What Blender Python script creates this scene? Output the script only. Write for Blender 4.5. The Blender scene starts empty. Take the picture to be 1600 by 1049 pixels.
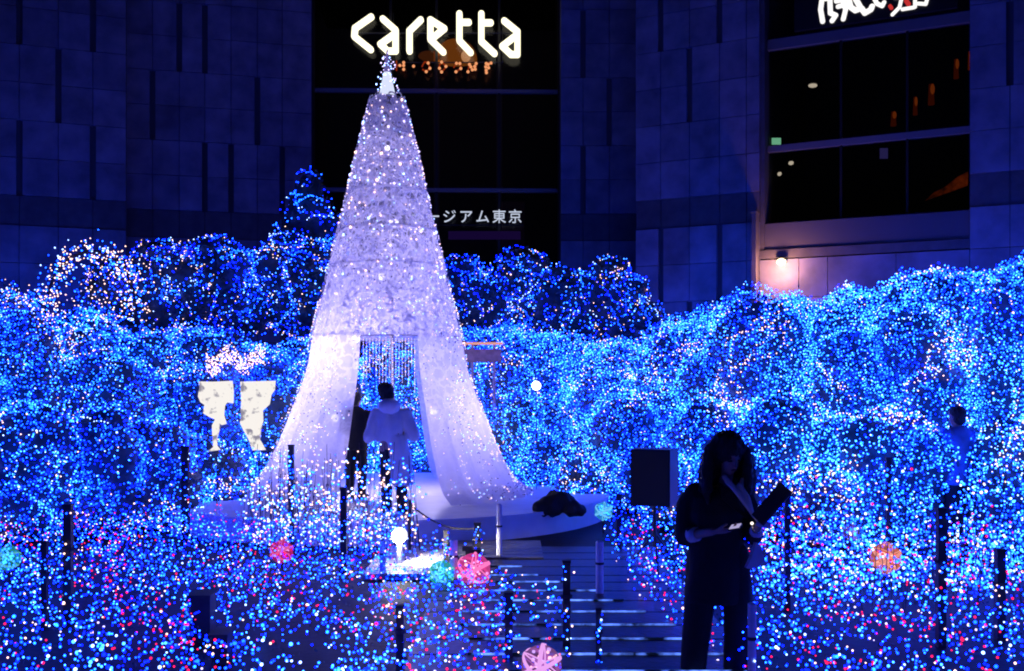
import bpy, bmesh, math, random
import numpy as np
from mathutils import Vector, Matrix, noise

random.seed(7)
RNG = np.random.default_rng(7)
S = bpy.context.scene
COL = S.collection

# ------------------------------------------------------------------ camera, world, sun, exposure
EYE = 1.9
cam = bpy.data.cameras.new("camera")
cam.lens = 36.0
cam.sensor_width = 36.0
cam.shift_y = 75.5 / 1600.0
cam.clip_start = 0.1
cam.clip_end = 300.0
cam_o = bpy.data.objects.new("camera", cam)
COL.objects.link(cam_o)
cam_o.location = (0, 0, EYE)
cam_o.rotation_euler = (math.radians(90), 0, 0)
S.camera = cam_o

world = bpy.data.worlds.new("World")
S.world = world
world.use_nodes = True
wn = world.node_tree
sky = wn.nodes.new("ShaderNodeTexSky")
sky.sky_type = 'NISHITA'
sky.sun_disc = False
sky.sun_elevation = math.radians(-4.5)
sky.sun_rotation = math.radians(200)
bg = wn.nodes["Background"]
wn.links.new(sky.outputs[0], bg.inputs[0])
bg.inputs[1].default_value = 0.03

sun = bpy.data.lights.new("moonlight", 'SUN')
sun.energy = 0.004
sun.angle = math.radians(0.5)
sun.color = (1.0, 0.96, 0.9)
sun_o = bpy.data.objects.new("moonlight", sun)
COL.objects.link(sun_o)
sun_o.location = (0, -5, 40)
sun_o.rotation_euler = (math.radians(35), 0, math.radians(20))

S.view_settings.view_transform = 'Standard'
S.view_settings.look = 'None'
S.view_settings.exposure = 0.0
S.view_settings.gamma = 1.0
S.view_settings.use_curve_mapping = False
S.render.engine = 'CYCLES'
S.cycles.use_denoising = True
S.cycles.max_bounces = 6
S.cycles.transparent_max_bounces = 12
S.cycles.sample_clamp_indirect = 3.0
S.cycles.filter_width = 1.9


def P(px, py, Y):
    """point at distance Y seen at photograph pixel (px, py); used to survey the place from the photo"""
    return Vector(((px - 800.0) / 1600.0 * Y, Y, EYE + (600.0 - py) / 1600.0 * Y))


# ------------------------------------------------------------------ materials
MATS = {}


def new_mat(name):
    m = bpy.data.materials.new(name)
    m.use_nodes = True
    nt = m.node_tree
    for n in list(nt.nodes):
        nt.nodes.remove(n)
    out = nt.nodes.new("ShaderNodeOutputMaterial")
    MATS[name] = m
    return m, nt, out


def pbr(name, col, rough=0.7, metal=0.0, vary=0.0, scale=6.0, bump=0.0, obj_rand=0.0, spec=0.5, bscale=None):
    m, nt, out = new_mat(name)
    b = nt.nodes.new("ShaderNodeBsdfPrincipled")
    nt.links.new(b.outputs[0], out.inputs[0])
    b.inputs["Roughness"].default_value = rough
    b.inputs["Metallic"].default_value = metal
    b.inputs["Specular IOR Level"].default_value = spec
    b.inputs["Base Color"].default_value = (*col, 1)
    tc = nt.nodes.new("ShaderNodeTexCoord")
    if vary or obj_rand:
        nz = nt.nodes.new("ShaderNodeTexNoise")
        nz.inputs["Scale"].default_value = scale
        nz.inputs["Detail"].default_value = 6
        nt.links.new(tc.outputs["Object"], nz.inputs["Vector"])
        mr = nt.nodes.new("ShaderNodeMapRange")
        mr.inputs[1].default_value = 0.3
        mr.inputs[2].default_value = 0.7
        mr.inputs[3].default_value = 1 - vary
        mr.inputs[4].default_value = 1 + vary
        nt.links.new(nz.outputs[0], mr.inputs[0])
        val = mr.outputs[0]
        if obj_rand:
            oi = nt.nodes.new("ShaderNodeObjectInfo")
            m2 = nt.nodes.new("ShaderNodeMapRange")
            m2.inputs[3].default_value = 1 - obj_rand
            m2.inputs[4].default_value = 1 + obj_rand
            nt.links.new(oi.outputs["Random"], m2.inputs[0])
            mm = nt.nodes.new("ShaderNodeMath")
            mm.operation = 'MULTIPLY'
            nt.links.new(val, mm.inputs[0])
            nt.links.new(m2.outputs[0], mm.inputs[1])
            val = mm.outputs[0]
        vm = nt.nodes.new("ShaderNodeVectorMath")
        vm.operation = 'SCALE'
        vm.inputs[0].default_value = col
        nt.links.new(val, vm.inputs["Scale"])
        nt.links.new(vm.outputs[0], b.inputs["Base Color"])
    if bump:
        n2 = nt.nodes.new("ShaderNodeTexNoise")
        n2.inputs["Scale"].default_value = bscale or scale * 4
        n2.inputs["Detail"].default_value = 5
        nt.links.new(tc.outputs["Object"], n2.inputs["Vector"])
        bp = nt.nodes.new("ShaderNodeBump")
        bp.inputs["Strength"].default_value = bump
        bp.inputs["Distance"].default_value = 0.02
        nt.links.new(n2.outputs[0], bp.inputs["Height"])
        nt.links.new(bp.outputs[0], b.inputs["Normal"])
    return m


def emit(name, col, strength):
    m, nt, out = new_mat(name)
    e = nt.nodes.new("ShaderNodeEmission")
    e.inputs[0].default_value = (*col, 1)
    e.inputs[1].default_value = strength
    nt.links.new(e.outputs[0], out.inputs[0])
    m.cycles.emission_sampling = 'FRONT'
    return m


LED = [
    emit("led_deep_blue", (0.001, 0.006, 1.0), 12.0),
    emit("led_blue", (0.002, 0.028, 1.0), 17.0),
    emit("led_azure", (0.005, 0.068, 1.0), 17.0),
    emit("led_cyan", (0.018, 0.130, 1.0), 16.0),
    emit("led_cool_white", (0.26, 0.42, 1.0), 6.0),
    emit("led_warm_white", (1.0, 0.60, 0.50), 3.2),
    emit("led_red", (1.0, 0.012, 0.09), 2.2),
    emit("led_violet", (0.62, 0.52, 1.0), 2.4),
]
DEEP, BLUE, AZURE, CYAN, WHITE, WARM, RED, VIOLET = range(8)

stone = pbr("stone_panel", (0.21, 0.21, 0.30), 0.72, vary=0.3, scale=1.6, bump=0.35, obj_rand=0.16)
stone_dark = pbr("dark_stone_band", (0.10, 0.095, 0.12), 0.7, vary=0.2, scale=3, bump=0.3, obj_rand=0.1)
stone_joint = pbr("joint_backing", (0.10, 0.10, 0.13), 0.9)
metal_blue = pbr("mullion_metal", (0.22, 0.21, 0.26), 0.45, metal=0.3)
black_frame = pbr("black_frame", (0.012, 0.012, 0.016), 0.5)
ground_m = pbr("dark_paving", (0.012, 0.011, 0.014), 0.6, vary=0.35, scale=3, bump=0.25, spec=0.12)
deck_m = pbr("dark_deck_board", (0.016, 0.014, 0.018), 0.45, vary=0.35, scale=5, bump=0.25, obj_rand=0.2, spec=0.3)
stage_m = pbr("white_stage", (0.62, 0.60, 0.64), 0.5, vary=0.08, scale=4)
post_dark = pbr("dark_post_wood", (0.014, 0.012, 0.016), 0.6, vary=0.3, scale=20, bump=0.3)
post_white = pbr("white_post_paint", (0.62, 0.60, 0.68), 0.5, vary=0.12, scale=14)
rope_m = pbr("rope_fibre", (0.05, 0.045, 0.05), 0.9, bump=0.4, scale=40)
bark = pbr("bark", (0.05, 0.04, 0.035), 0.9, vary=0.3, scale=14, bump=0.6)
black_plastic = pbr("black_plastic", (0.012, 0.012, 0.014), 0.45)
grille_m = pbr("speaker_grille", (0.02, 0.02, 0.022), 0.7, bump=0.8, scale=60)
suit_m = pbr("suit_cloth", (0.008, 0.008, 0.012), 0.85, vary=0.2, scale=30, bump=0.25)
trouser_m = pbr("trouser_cloth", (0.007, 0.007, 0.011), 0.85, vary=0.2, scale=30)
shirt_m = pbr("shirt_cloth", (0.65, 0.63, 0.68), 0.8, vary=0.06, scale=30, bump=0.2)
skin_m = pbr("skin", (0.36, 0.23, 0.19), 0.55, vary=0.06, scale=30)
hair_m = pbr("dark_hair", (0.008, 0.006, 0.006), 0.5, bump=0.6, scale=60)
hair_brown = pbr("brown_hair", (0.07, 0.028, 0.014), 0.5, bump=0.6, scale=60)
blue_jacket_m = pbr("blue_jacket_cloth", (0.10, 0.16, 0.34), 0.8, vary=0.15, scale=16)
binder_m = pbr("binder_cover", (0.035, 0.02, 0.028), 0.5, vary=0.2, scale=20)
paper_m = pbr("paper", (0.7, 0.69, 0.72), 0.7)
eye_m = pbr("eye", (0.02, 0.015, 0.015), 0.2)
lip_m = pbr("lip", (0.25, 0.08, 0.08), 0.5)
bag_m = pbr("black_sheet", (0.01, 0.01, 0.012), 0.7, bump=0.4, scale=12)
room_m = pbr("room_dark", (0.05, 0.045, 0.045), 0.9)

# leaves: thin, slightly translucent
leaf, nt, out = new_mat("leaf")
pb = nt.nodes.new("ShaderNodeBsdfPrincipled")
pb.inputs["Roughness"].default_value = 0.5
tr = nt.nodes.new("ShaderNodeBsdfTranslucent")
mx = nt.nodes.new("ShaderNodeMixShader")
mx.inputs[0].default_value = 0.3
nz = nt.nodes.new("ShaderNodeTexNoise")
nz.inputs["Scale"].default_value = 5
cr = nt.nodes.new("ShaderNodeValToRGB")
cr.color_ramp.elements[0].position = 0.3
cr.color_ramp.elements[0].color = (0.03, 0.06, 0.055, 1)
cr.color_ramp.elements[1].position = 0.7
cr.color_ramp.elements[1].color = (0.07, 0.12, 0.12, 1)
tc = nt.nodes.new("ShaderNodeTexCoord")
nt.links.new(tc.outputs["Object"], nz.inputs["Vector"])
nt.links.new(nz.outputs[0], cr.inputs[0])
nt.links.new(cr.outputs[0], pb.inputs["Base Color"])
nt.links.new(cr.outputs[0], tr.inputs[0])
nt.links.new(pb.outputs[0], mx.inputs[1])
nt.links.new(tr.outputs[0], mx.inputs[2])
nt.links.new(mx.outputs[0], out.inputs[0])


def glass(name, tint, fac, rough=0.02):
    m, nt, out = new_mat(name)
    t = nt.nodes.new("ShaderNodeBsdfTransparent")
    t.inputs[0].default_value = (*tint, 1)
    g = nt.nodes.new("ShaderNodeBsdfGlossy")
    g.inputs["Roughness"].default_value = rough
    g.inputs[0].default_value = (0.9, 0.9, 0.95, 1)
    x = nt.nodes.new("ShaderNodeMixShader")
    x.inputs[0].default_value = fac
    nt.links.new(t.outputs[0], x.inputs[1])
    nt.links.new(g.outputs[0], x.inputs[2])
    nt.links.new(x.outputs[0], out.inputs[0])
    return m


glass_m = glass("dark_glass", (0.62, 0.62, 0.64), 0.05)
front_glass_m = glass("front_glass", (0.62, 0.62, 0.64), 0.02, 0.2)
rain_m, nt, out = new_mat("clear_raincoat")
t = nt.nodes.new("ShaderNodeBsdfTransparent")
d = nt.nodes.new("ShaderNodeBsdfPrincipled")
d.inputs["Base Color"].default_value = (0.90, 0.88, 0.93, 1)
d.inputs["Roughness"].default_value = 0.35
tl = nt.nodes.new("ShaderNodeBsdfTranslucent")
tl.inputs[0].default_value = (0.75, 0.73, 0.82, 1)
a = nt.nodes.new("ShaderNodeMixShader")
a.inputs[0].default_value = 0.25
nt.links.new(d.outputs[0], a.inputs[1])
nt.links.new(tl.outputs[0], a.inputs[2])
x = nt.nodes.new("ShaderNodeMixShader")
x.inputs[0].default_value = 0.96
nt.links.new(t.outputs[0], x.inputs[1])
nt.links.new(a.outputs[0], x.inputs[2])
nt.links.new(x.outputs[0], out.inputs[0])


def tulle(name, lace):
    """sheer white fabric; lace = how strongly the woven rosettes show against the open net"""
    m, nt, out = new_mat(name)
    tc = nt.nodes.new("ShaderNodeTexCoord")
    v = nt.nodes.new("ShaderNodeTexVoronoi")
    v.feature = 'DISTANCE_TO_EDGE'
    v.inputs["Scale"].default_value = 5.5
    nz = nt.nodes.new("ShaderNodeTexNoise")
    nz.inputs["Scale"].default_value = 9
    nz.inputs["Detail"].default_value = 3
    ad = nt.nodes.new("ShaderNodeMixRGB")
    ad.blend_type = 'LINEAR_LIGHT'
    ad.inputs[0].default_value = 0.12
    nt.links.new(tc.outputs["Object"], ad.inputs[1])
    nt.links.new(tc.outputs["Object"], nz.inputs["Vector"])
    nt.links.new(nz.outputs["Color"], ad.inputs[2])
    nt.links.new(ad.outputs[0], v.inputs["Vector"])
    mr = nt.nodes.new("ShaderNodeMapRange")
    mr.inputs[1].default_value = 0.05
    mr.inputs[2].default_value = 0.14
    mr.inputs[3].default_value = 0.95
    sx = nt.nodes.new("ShaderNodeSeparateXYZ")
    nt.links.new(tc.outputs["Object"], sx.inputs[0])
    zr = nt.nodes.new("ShaderNodeMapRange")          # weave gets closer toward the hem
    zr.inputs[1].default_value = 0.6
    zr.inputs[2].default_value = 4.0
    zr.inputs[3].default_value = 0.90
    zr.inputs[4].default_value = 0.95 - lace
    nt.links.new(sx.outputs[2], zr.inputs[0])
    nt.links.new(zr.outputs[0], mr.inputs[4])
    nt.links.new(v.outputs["Distance"], mr.inputs[0])
    di = nt.nodes.new("ShaderNodeBsdfDiffuse")
    di.inputs[0].default_value = (0.72, 0.70, 0.78, 1)
    tl = nt.nodes.new("ShaderNodeBsdfTranslucent")
    tl.inputs[0].default_value = (0.80, 0.77, 0.86, 1)
    mm = nt.nodes.new("ShaderNodeMixShader")
    mm.inputs[0].default_value = 0.62
    nt.links.new(di.outputs[0], mm.inputs[1])
    nt.links.new(tl.outputs[0], mm.inputs[2])
    tp = nt.nodes.new("ShaderNodeBsdfTransparent")
    mo = nt.nodes.new("ShaderNodeMixShader")
    nt.links.new(mr.outputs[0], mo.inputs[0])
    nt.links.new(tp.outputs[0], mo.inputs[1])
    nt.links.new(mm.outputs[0], mo.inputs[2])
    nt.links.new(mo.outputs[0], out.inputs[0])
    return m


tulle_lace = tulle("lace_tulle", 0.72)
tulle_mid = tulle("half_lace_tulle", 0.35)
tulle_plain = tulle("plain_tulle", 0.08)
hem_m, nt, out = new_mat("satin_hem")
d = nt.nodes.new("ShaderNodeBsdfDiffuse")
d.inputs[0].default_value = (0.82, 0.80, 0.86, 1)
tl = nt.nodes.new("ShaderNodeBsdfTranslucent")
tl.inputs[0].default_value = (0.88, 0.86, 0.92, 1)
x = nt.nodes.new("ShaderNodeMixShader")
x.inputs[0].default_value = 0.7
nt.links.new(d.outputs[0], x.inputs[1])
nt.links.new(tl.outputs[0], x.inputs[2])
nt.links.new(x.outputs[0], out.inputs[0])

# ------------------------------------------------------------------ mesh helpers
BASE = {}


def setp(o, label=None, cat=None, group=None, kind=None):
    if label:
        o["label"] = label
    if cat:
        o["category"] = cat
    if group:
        o["group"] = group
    if kind:
        o["kind"] = kind
    return o


def thing(name, label, cat, base, group=None, kind=None):
    o = bpy.data.objects.new(name, None)
    COL.objects.link(o)
    o.location = base
    o.empty_display_size = 0.2
    BASE[o.name] = Vector(base)
    return setp(o, label, cat, group, kind)


def root_base(parent):
    p = parent
    while p.parent is not None:
        p = p.parent
    return BASE.get(p.name, Vector((0, 0, 0)))


def link(name, me, parent=None, base=None):
    o = bpy.data.objects.new(name, me)
    COL.objects.link(o)
    if parent is not None:
        me.transform(Matrix.Translation(-root_base(parent)))
        o.parent = parent
    elif base is not None:
        me.transform(Matrix.Translation(-Vector(base)))
        o.location = base
        BASE[o.name] = Vector(base)
    return o


class MB:
    def __init__(self):
        self.v, self.f, self.m = [], [], []

    def add(self, vs, fs, mi=0):
        n = len(self.v)
        self.v.extend([tuple(p) for p in vs])
        self.f.extend([tuple(i + n for i in q) for q in fs])
        self.m.extend([mi] * len(fs))

    def box(self, c, size, X=(1, 0, 0), Y=(0, 1, 0), Z=(0, 0, 1), mi=0):
        c = Vector(c)
        X, Y, Z = Vector(X) * size[0] / 2, Vector(Y) * size[1] / 2, Vector(Z) * size[2] / 2
        vs = [c + X * i + Y * j + Z * k for k in (-1, 1) for j in (-1, 1) for i in (-1, 1)]
        self.add(vs, [(0, 2, 3, 1), (4, 5, 7, 6), (0, 1, 5, 4), (2, 6, 7, 3), (0, 4, 6, 2), (1, 3, 7, 5)], mi)

    def tube(self, p0, p1, r0, r1=None, n=10, mi=0):
        r1 = r0 if r1 is None else r1
        p0, p1 = Vector(p0), Vector(p1)
        d = (p1 - p0).normalized()
        u = d.orthogonal().normalized()
        w = d.cross(u)
        vs = []
        for p, r in ((p0, r0), (p1, r1)):
            for i in range(n):
                t = 2 * math.pi * i / n
                vs.append(p + (u * math.cos(t) + w * math.sin(t)) * r)
        fs = [(i, (i + 1) % n, n + (i + 1) % n, n + i) for i in range(n)]
        fs += [tuple(range(n - 1, -1, -1)), tuple(range(n, 2 * n))]
        self.add(vs, fs, mi)

    def ell(self, c, r, n=12, k=8, X=(1, 0, 0), Y=(0, 1, 0), Z=(0, 0, 1), mi=0):
        c, X, Y, Z = Vector(c), Vector(X), Vector(Y), Vector(Z)
        r = (r, r, r) if isinstance(r, (int, float)) else r
        vs = [c - Z * r[2]]
        for j in range(1, k):
            ph = -math.pi / 2 + math.pi * j / k
            for i in range(n):
                t = 2 * math.pi * i / n
                vs.append(c + X * (r[0] * math.cos(ph) * math.cos(t)) + Y * (r[1] * math.cos(ph) * math.sin(t)) + Z * (r[2] * math.sin(ph)))
        vs.append(c + Z * r[2])
        fs = [(0, 1 + (i + 1) % n, 1 + i) for i in range(n)]
        for j in range(k - 2):
            a, b = 1 + j * n, 1 + (j + 1) * n
            fs += [(a + i, a + (i + 1) % n, b + (i + 1) % n, b + i) for i in range(n)]
        top, a = len(vs) - 1, 1 + (k - 2) * n
        fs += [(a + i, a + (i + 1) % n, top) for i in range(n)]
        self.add(vs, fs, mi)

    def caps(self, p0, p1, r0, r1=None):
        """tapered capsule out of a tube and two balls (for voxel-joined bodies)"""
        r1 = r0 if r1 is None else r1
        self.tube(p0, p1, r0, r1, 12)
        self.ell(p0, r0, 10, 6)
        self.ell(p1, r1, 10, 6)

    def chain(self, pts, radii):
        for i in range(len(pts) - 1):
            self.caps(pts[i], pts[i + 1], radii[i], radii[i + 1])

    def loft(self, rings, n=20):
        """rings: (centre, X-axis, Y-axis, rx, ry) bottom to top"""
        vs = []
        for c, X, Y, rx, ry in rings:
            for i in range(n):
                t = 2 * math.pi * i / n
                vs.append(Vector(c) + Vector(X) * rx * math.cos(t) + Vector(Y) * ry * math.sin(t))
        fs = []
        for j in range(len(rings) - 1):
            a, b = j * n, (j + 1) * n
            fs += [(a + i, a + (i + 1) % n, b + (i + 1) % n, b + i) for i in range(n)]
        fs += [tuple(range(n - 1, -1, -1)), tuple(range((len(rings) - 1) * n, len(rings) * n))]
        self.add(vs, fs)

    def prism(self, poly, depth_vec, mi=0):
        """poly: ordered 3D points of one face, pushed back by depth_vec"""
        n = len(poly)
        dv = Vector(depth_vec)
        vs = [Vector(p) for p in poly] + [Vector(p) + dv for p in poly]
        fs = [tuple(range(n)), tuple(range(2 * n - 1, n - 1, -1))]
        fs += [(i, n + i, n + (i + 1) % n, (i + 1) % n) for i in range(n)]
        self.add(vs, fs, mi)

    def mesh(self, name, mats, smooth=False):
        me = bpy.data.meshes.new(name)
        me.from_pydata(self.v, [], self.f)
        for m in (mats if isinstance(mats, (list, tuple)) else [mats]):
            me.materials.append(m)
        me.polygons.foreach_set("material_index", self.m)
        if smooth:
            me.polygons.foreach_set("use_smooth", [True] * len(self.f))
        bm = bmesh.new()
        bm.from_mesh(me)
        bmesh.ops.recalc_face_normals(bm, faces=bm.faces)
        bm.to_mesh(me)
        bm.free()
        me.update()
        return me

    def build(self, name, mats, parent=None, base=None, smooth=False):
        return link(name, self.mesh(name, mats, smooth), parent, base)

    def melt(self, name, mats, voxel, smooth=4, parent=None, base=None, warp=0.0, wscale=8.0):
        """join all pieces into one continuous surface"""
        me = self.mesh(name, mats)
        me.polygons.foreach_set("material_index", [0] * len(me.polygons))
        o = bpy.data.objects.new("melt", me)
        COL.objects.link(o)
        r = o.modifiers.new("r", 'REMESH')
        r.mode = 'VOXEL'
        r.voxel_size = voxel
        if smooth:
            s = o.modifiers.new("s", 'SMOOTH')
            s.factor = 0.5
            s.iterations = smooth
        dg = bpy.context.evaluated_depsgraph_get()
        me2 = bpy.data.meshes.new_from_object(o.evaluated_get(dg))
        bpy.data.objects.remove(o)
        bpy.data.meshes.remove(me)
        me2.name = name
        me2.materials.clear()
        for m in (mats if isinstance(mats, (list, tuple)) else [mats]):
            me2.materials.append(m)
        if warp:
            nrm = [v.normal.copy() for v in me2.vertices]
            for v, nn in zip(me2.vertices, nrm):
                q = noise.noise(Vector((v.co.x * wscale, v.co.y * wscale, v.co.z * wscale * 0.45)))
                v.co += nn * q * warp
        me2.polygons.foreach_set("use_smooth", [True] * len(me2.polygons))
        me2.update()
        return link(name, me2, parent, base)


def np_mesh(name, verts, tris, midx, mats):
    me = bpy.data.meshes.new(name)
    nv, nf = len(verts), len(tris)
    me.vertices.add(nv)
    me.vertices.foreach_set("co", np.ascontiguousarray(verts, dtype=np.float32).ravel())
    k = tris.shape[1]
    me.loops.add(nf * k)
    me.loops.foreach_set("vertex_index", np.ascontiguousarray(tris, dtype=np.int32).ravel())
    me.polygons.add(nf)
    me.polygons.foreach_set("loop_start", np.arange(0, nf * k, k, dtype=np.int32))
    for m in mats:
        me.materials.append(m)
    if midx is not None:
        me.polygons.foreach_set("material_index", np.ascontiguousarray(midx, dtype=np.int32))
    me.update(calc_edges=True)
    return me


OCT_V = np.array([(1, 0, 0), (-1, 0, 0), (0, 1, 0), (0, -1, 0), (0, 0, 1), (0, 0, -1)], dtype=float)
OCT_F = np.array([(0, 2, 4), (2, 1, 4), (1, 3, 4), (3, 0, 4), (2, 0, 5), (1, 2, 5), (3, 1, 5), (0, 3, 5)])
_g = (1 + 5 ** 0.5) / 2
ICO_V = np.array([(-1, _g, 0), (1, _g, 0), (-1, -_g, 0), (1, -_g, 0), (0, -1, _g), (0, 1, _g), (0, -1, -_g), (0, 1, -_g),
                  (_g, 0, -1), (_g, 0, 1), (-_g, 0, -1), (-_g, 0, 1)]) / math.sqrt(1 + _g * _g)
ICO_F = np.array([(0, 11, 5), (0, 5, 1), (0, 1, 7), (0, 7, 10), (0, 10, 11), (1, 5, 9), (5, 11, 4), (11, 10, 2), (10, 7, 6), (7, 1, 8),
                  (3, 9, 4), (3, 4, 2), (3, 2, 6), (3, 6, 8), (3, 8, 9), (4, 9, 5), (2, 4, 11), (6, 2, 10), (8, 6, 7), (9, 8, 1)])


def rand_rot(n):
    q = RNG.normal(size=(n, 4))
    q /= np.linalg.norm(q, axis=1)[:, None]
    w, x, y, z = q.T
    return np.stack([np.stack([1 - 2 * (y * y + z * z), 2 * (x * y - z * w), 2 * (x * z + y * w)], 1),
                     np.stack([2 * (x * y + z * w), 1 - 2 * (x * x + z * z), 2 * (y * z - x * w)], 1),
                     np.stack([2 * (x * z - y * w), 2 * (y * z + x * w), 1 - 2 * (x * x + y * y)], 1)], 1)


def fairy(name, pts, cls, rad, parent, ico=False, base=None):
    """string-light bulbs: far too many and small to pick apart, one part of kind stuff"""
    V, F = (ICO_V, ICO_F) if ico else (OCT_V, OCT_F)
    n = len(pts)
    R = rand_rot(n)
    vs = np.einsum('nij,vj->nvi', R, V) * np.asarray(rad)[:, None, None] + np.asarray(pts)[:, None, :]
    fs = F[None] + (np.arange(n) * len(V))[:, None, None]
    mi = np.repeat(np.asarray(cls), len(F))
    me = np_mesh(name, vs.reshape(-1, 3), fs.reshape(-1, 3), mi, LED)
    o = link(name, me, parent, base)
    o["kind"] = "stuff"
    return o


def leaf_quads(pts, size):
    n = len(pts)
    q = np.array([(-0.5, 0, 0), (0, -0.28, 0.06), (0.6, 0, 0), (0, 0.28, 0.06)])
    R = rand_rot(n)
    vs = np.einsum('nij,vj->nvi', R, q) * np.asarray(size)[:, None, None] + np.asarray(pts)[:, None, :]
    fs = np.arange(4)[None] + (np.arange(n) * 4)[:, None]
    return vs.reshape(-1, 3), fs


def nz3(p, s, o=0.0):
    return noise.noise(Vector((p[0] * s + o, p[1] * s + o * 0.7, p[2] * s - o)))


# ------------------------------------------------------------------ ground
g = MB()
g.add([(-60, -20, 0), (60, -20, 0), (60, 60, 0), (-60, 60, 0)], [(0, 1, 2, 3)])
setp(g.build("ground", ground_m), "dark wet paving of the sunken plaza", None, None, "structure")

# ------------------------------------------------------------------ building walls
ZLV = [0.0, 1.05, 2.12, 3.19, 4.26, 5.33, 6.40, 7.25, 8.32, 9.39, 10.46, 11.53, 12.60, 13.67, 14.74]


class Wall:
    def __init__(self, x, y, ang):
        self.o = Vector((x, y, 0))
        self.d = Vector((math.cos(ang), math.sin(ang), 0))
        self.n = Vector((math.sin(ang), -math.cos(ang), 0))     # faces the plaza

    def s(self, px):
        k = (px - 800) / 1600.0
        return (k * self.o.y - self.o.x) / (self.d.x - k * self.d.y)

    def at(self, s, z, out=0.0):
        return self.o + self.d * s + self.n * out + Vector((0, 0, z))

    def box(self, mb, s0, s1, z0, z1, o0, o1, mi=0):
        mb.box(self.at((s0 + s1) / 2, (z0 + z1) / 2, (o0 + o1) / 2), (s1 - s0, o1 - o0, z1 - z0), self.d, self.n, mi=mi)


def panelled(w, s0, s1, cols, slits, label, zmin=0, zmax=14.74, mat=None):
    """a stone-clad wall: dark backing, every cladding panel a part. slits: {tier index: [s, ...]}"""
    t = thing("stone_wall", label, "wall", w.at((s0 + s1) / 2, 0))
    b = MB()
    w.box(b, s0, s1, zmin, zmax, -1.2, -0.16)
    b.build("backing", stone_joint, t)
    g = 0.009
    for r in range(len(ZLV) - 1):
        z0, z1 = ZLV[r], ZLV[r + 1]
        if z1 > zmax + 0.01 or z0 < zmin - 0.01:
            continue
        band = r == 6
        tier = (r - 7) // 2 if r > 6 else -1 - (5 - r) // 2
        gaps = [] if band else slits.get(tier, [])
        edges = sorted([c for c in cols if s0 + 0.15 < c < s1 - 0.15] + [s0, s1])
        for a, c in zip(edges[:-1], edges[1:]):
            lo, hi = a + g, c - g
            for q in gaps:
                if abs(q - a) < 0.3:
                    lo = a + 0.085
                if abs(q - c) < 0.3:
                    hi = c - 0.085
            m = MB()
            jit = random.uniform(-0.006, 0.006)
            if band:
                w.box(m, lo, hi, z0 + g, z1 - g, -0.155, -0.05 + jit)
            else:
                w.box(m, lo, hi, z0 + g, z1 - g, -0.155, 0.0 + jit)
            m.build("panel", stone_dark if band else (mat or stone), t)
    return t


def cols_every(s0, s1, step, off=0.0):
    out, s = [], s0 + off
    while s < s1:
        out.append(s)
        s += step
    return out


# A: far left wall, turned toward the plaza
angA = math.radians(20)
rx, ry = (197 - 800) / 1600 * 30.0, 30.0
LA = 9.5
WA = Wall(rx - math.cos(angA) * LA, ry - math.sin(angA) * LA, angA)
cA = [WA.s(p) for p in (-300, -235, -160, -95, -30, 30, 91, 145)]
panelled(WA, 0, LA, cA, {0: [WA.s(30), WA.s(145), WA.s(-95)], 1: [WA.s(91), WA.s(-30)], 2: [WA.s(30), WA.s(145)], -1: []},
         "blue-lit stone panelled wall standing furthest from the round window, beside the small arch of lights")
# B: recessed wall beside the glass front
xb0, yb0 = (195 - 800) / 1600 * 31.2, 31.2
xb1, yb1 = (487 - 800) / 1600 * 32.5, 32.5
angB = math.atan2(yb1 - yb0, xb1 - xb0)
WB = Wall(xb0, yb0, angB)
LB = math.hypot(xb1 - xb0, yb1 - yb0)
cB = [WB.s(p) for p in (238, 280, 320, 361, 402, 441)]
panelled(WB, 0, LB, cB, {0: [WB.s(320), WB.s(361), WB.s(441)], 1: [WB.s(238), WB.s(402)], 2: [WB.s(280), WB.s(320)]},
         "dark set-back stone wall between the glass shop front and the pointed lit tree")
# D: recessed wall on the other side of the glass front
WD = Wall((876 - 800) / 1600 * 32.2, 32.2, 0.0)
LD = WD.s(1000)
cD = [WD.s(p) for p in (911, 952)]
panelled(WD, 0, LD, cD, {0: [WD.s(911)], 1: [WD.s(952)], 2: [WD.s(911)], -1: []},
         "narrow dark stone wall directly beside the shop front on the window side")
# E / F / G share one plane
angE = math.radians(-26)
WE = Wall((993 - 800) / 1600 * 30.0, 30.0, angE)
s_w0, s_w1 = WE.s(1187), WE.s(1515)
cE = [WE.s(p) for p in (1032, 1077, 1124, 1166)]
panelled(WE, 0, s_w0, cE, {-1: [WE.s(1032), WE.s(1124)], 0: [], 1: [WE.s(1077)], 2: [WE.s(1032), WE.s(1124)], -2: [WE.s(1077)]},
         "tall blue-lit stone pier next to the big window")
cG = [WE.s(p) for p in (1578, 1650, 1720)]
panelled(WE, s_w1, s_w1 + 5.5, cG, {0: [], 1: [WE.s(1578)], -1: []},
         "stone wall past the big window at the picture's edge")
cF = [WE.s(p) for p in (1248, 1293, 1400)]
panelled(WE, s_w0, s_w1, cF, {}, "low stone wall under the big window, lit warm by a small lamp", 0, 5.33)

m = MB()  # added fin that keeps the warm wall lamp's glow off the stone pier
WE.box(m, s_w0 - 0.13, s_w0 - 0.012, 0.0, 6.60, 0.012, 0.42)
baffle_o = thing("lamp_baffle", "thin dark added pilaster between the stone pier and the lamp-lit low wall", "baffle", WE.at(s_w0 - 0.07, 0, 0.2))
m.build("shaft", stone_dark, baffle_o)
m = MB()
WE.box(m, s_w0 - 0.15, s_w0 + 0.008, 6.602, 6.65, 0.012, 0.45)
m.build("cap", stone_dark, baffle_o)

# building core behind everything
m = MB()
m.box((0, 42, 7.4), (90, 2, 14.8))
setp(m.build("building_core", room_m), "dark body of the building behind the fronts", None, None, "structure")

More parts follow.
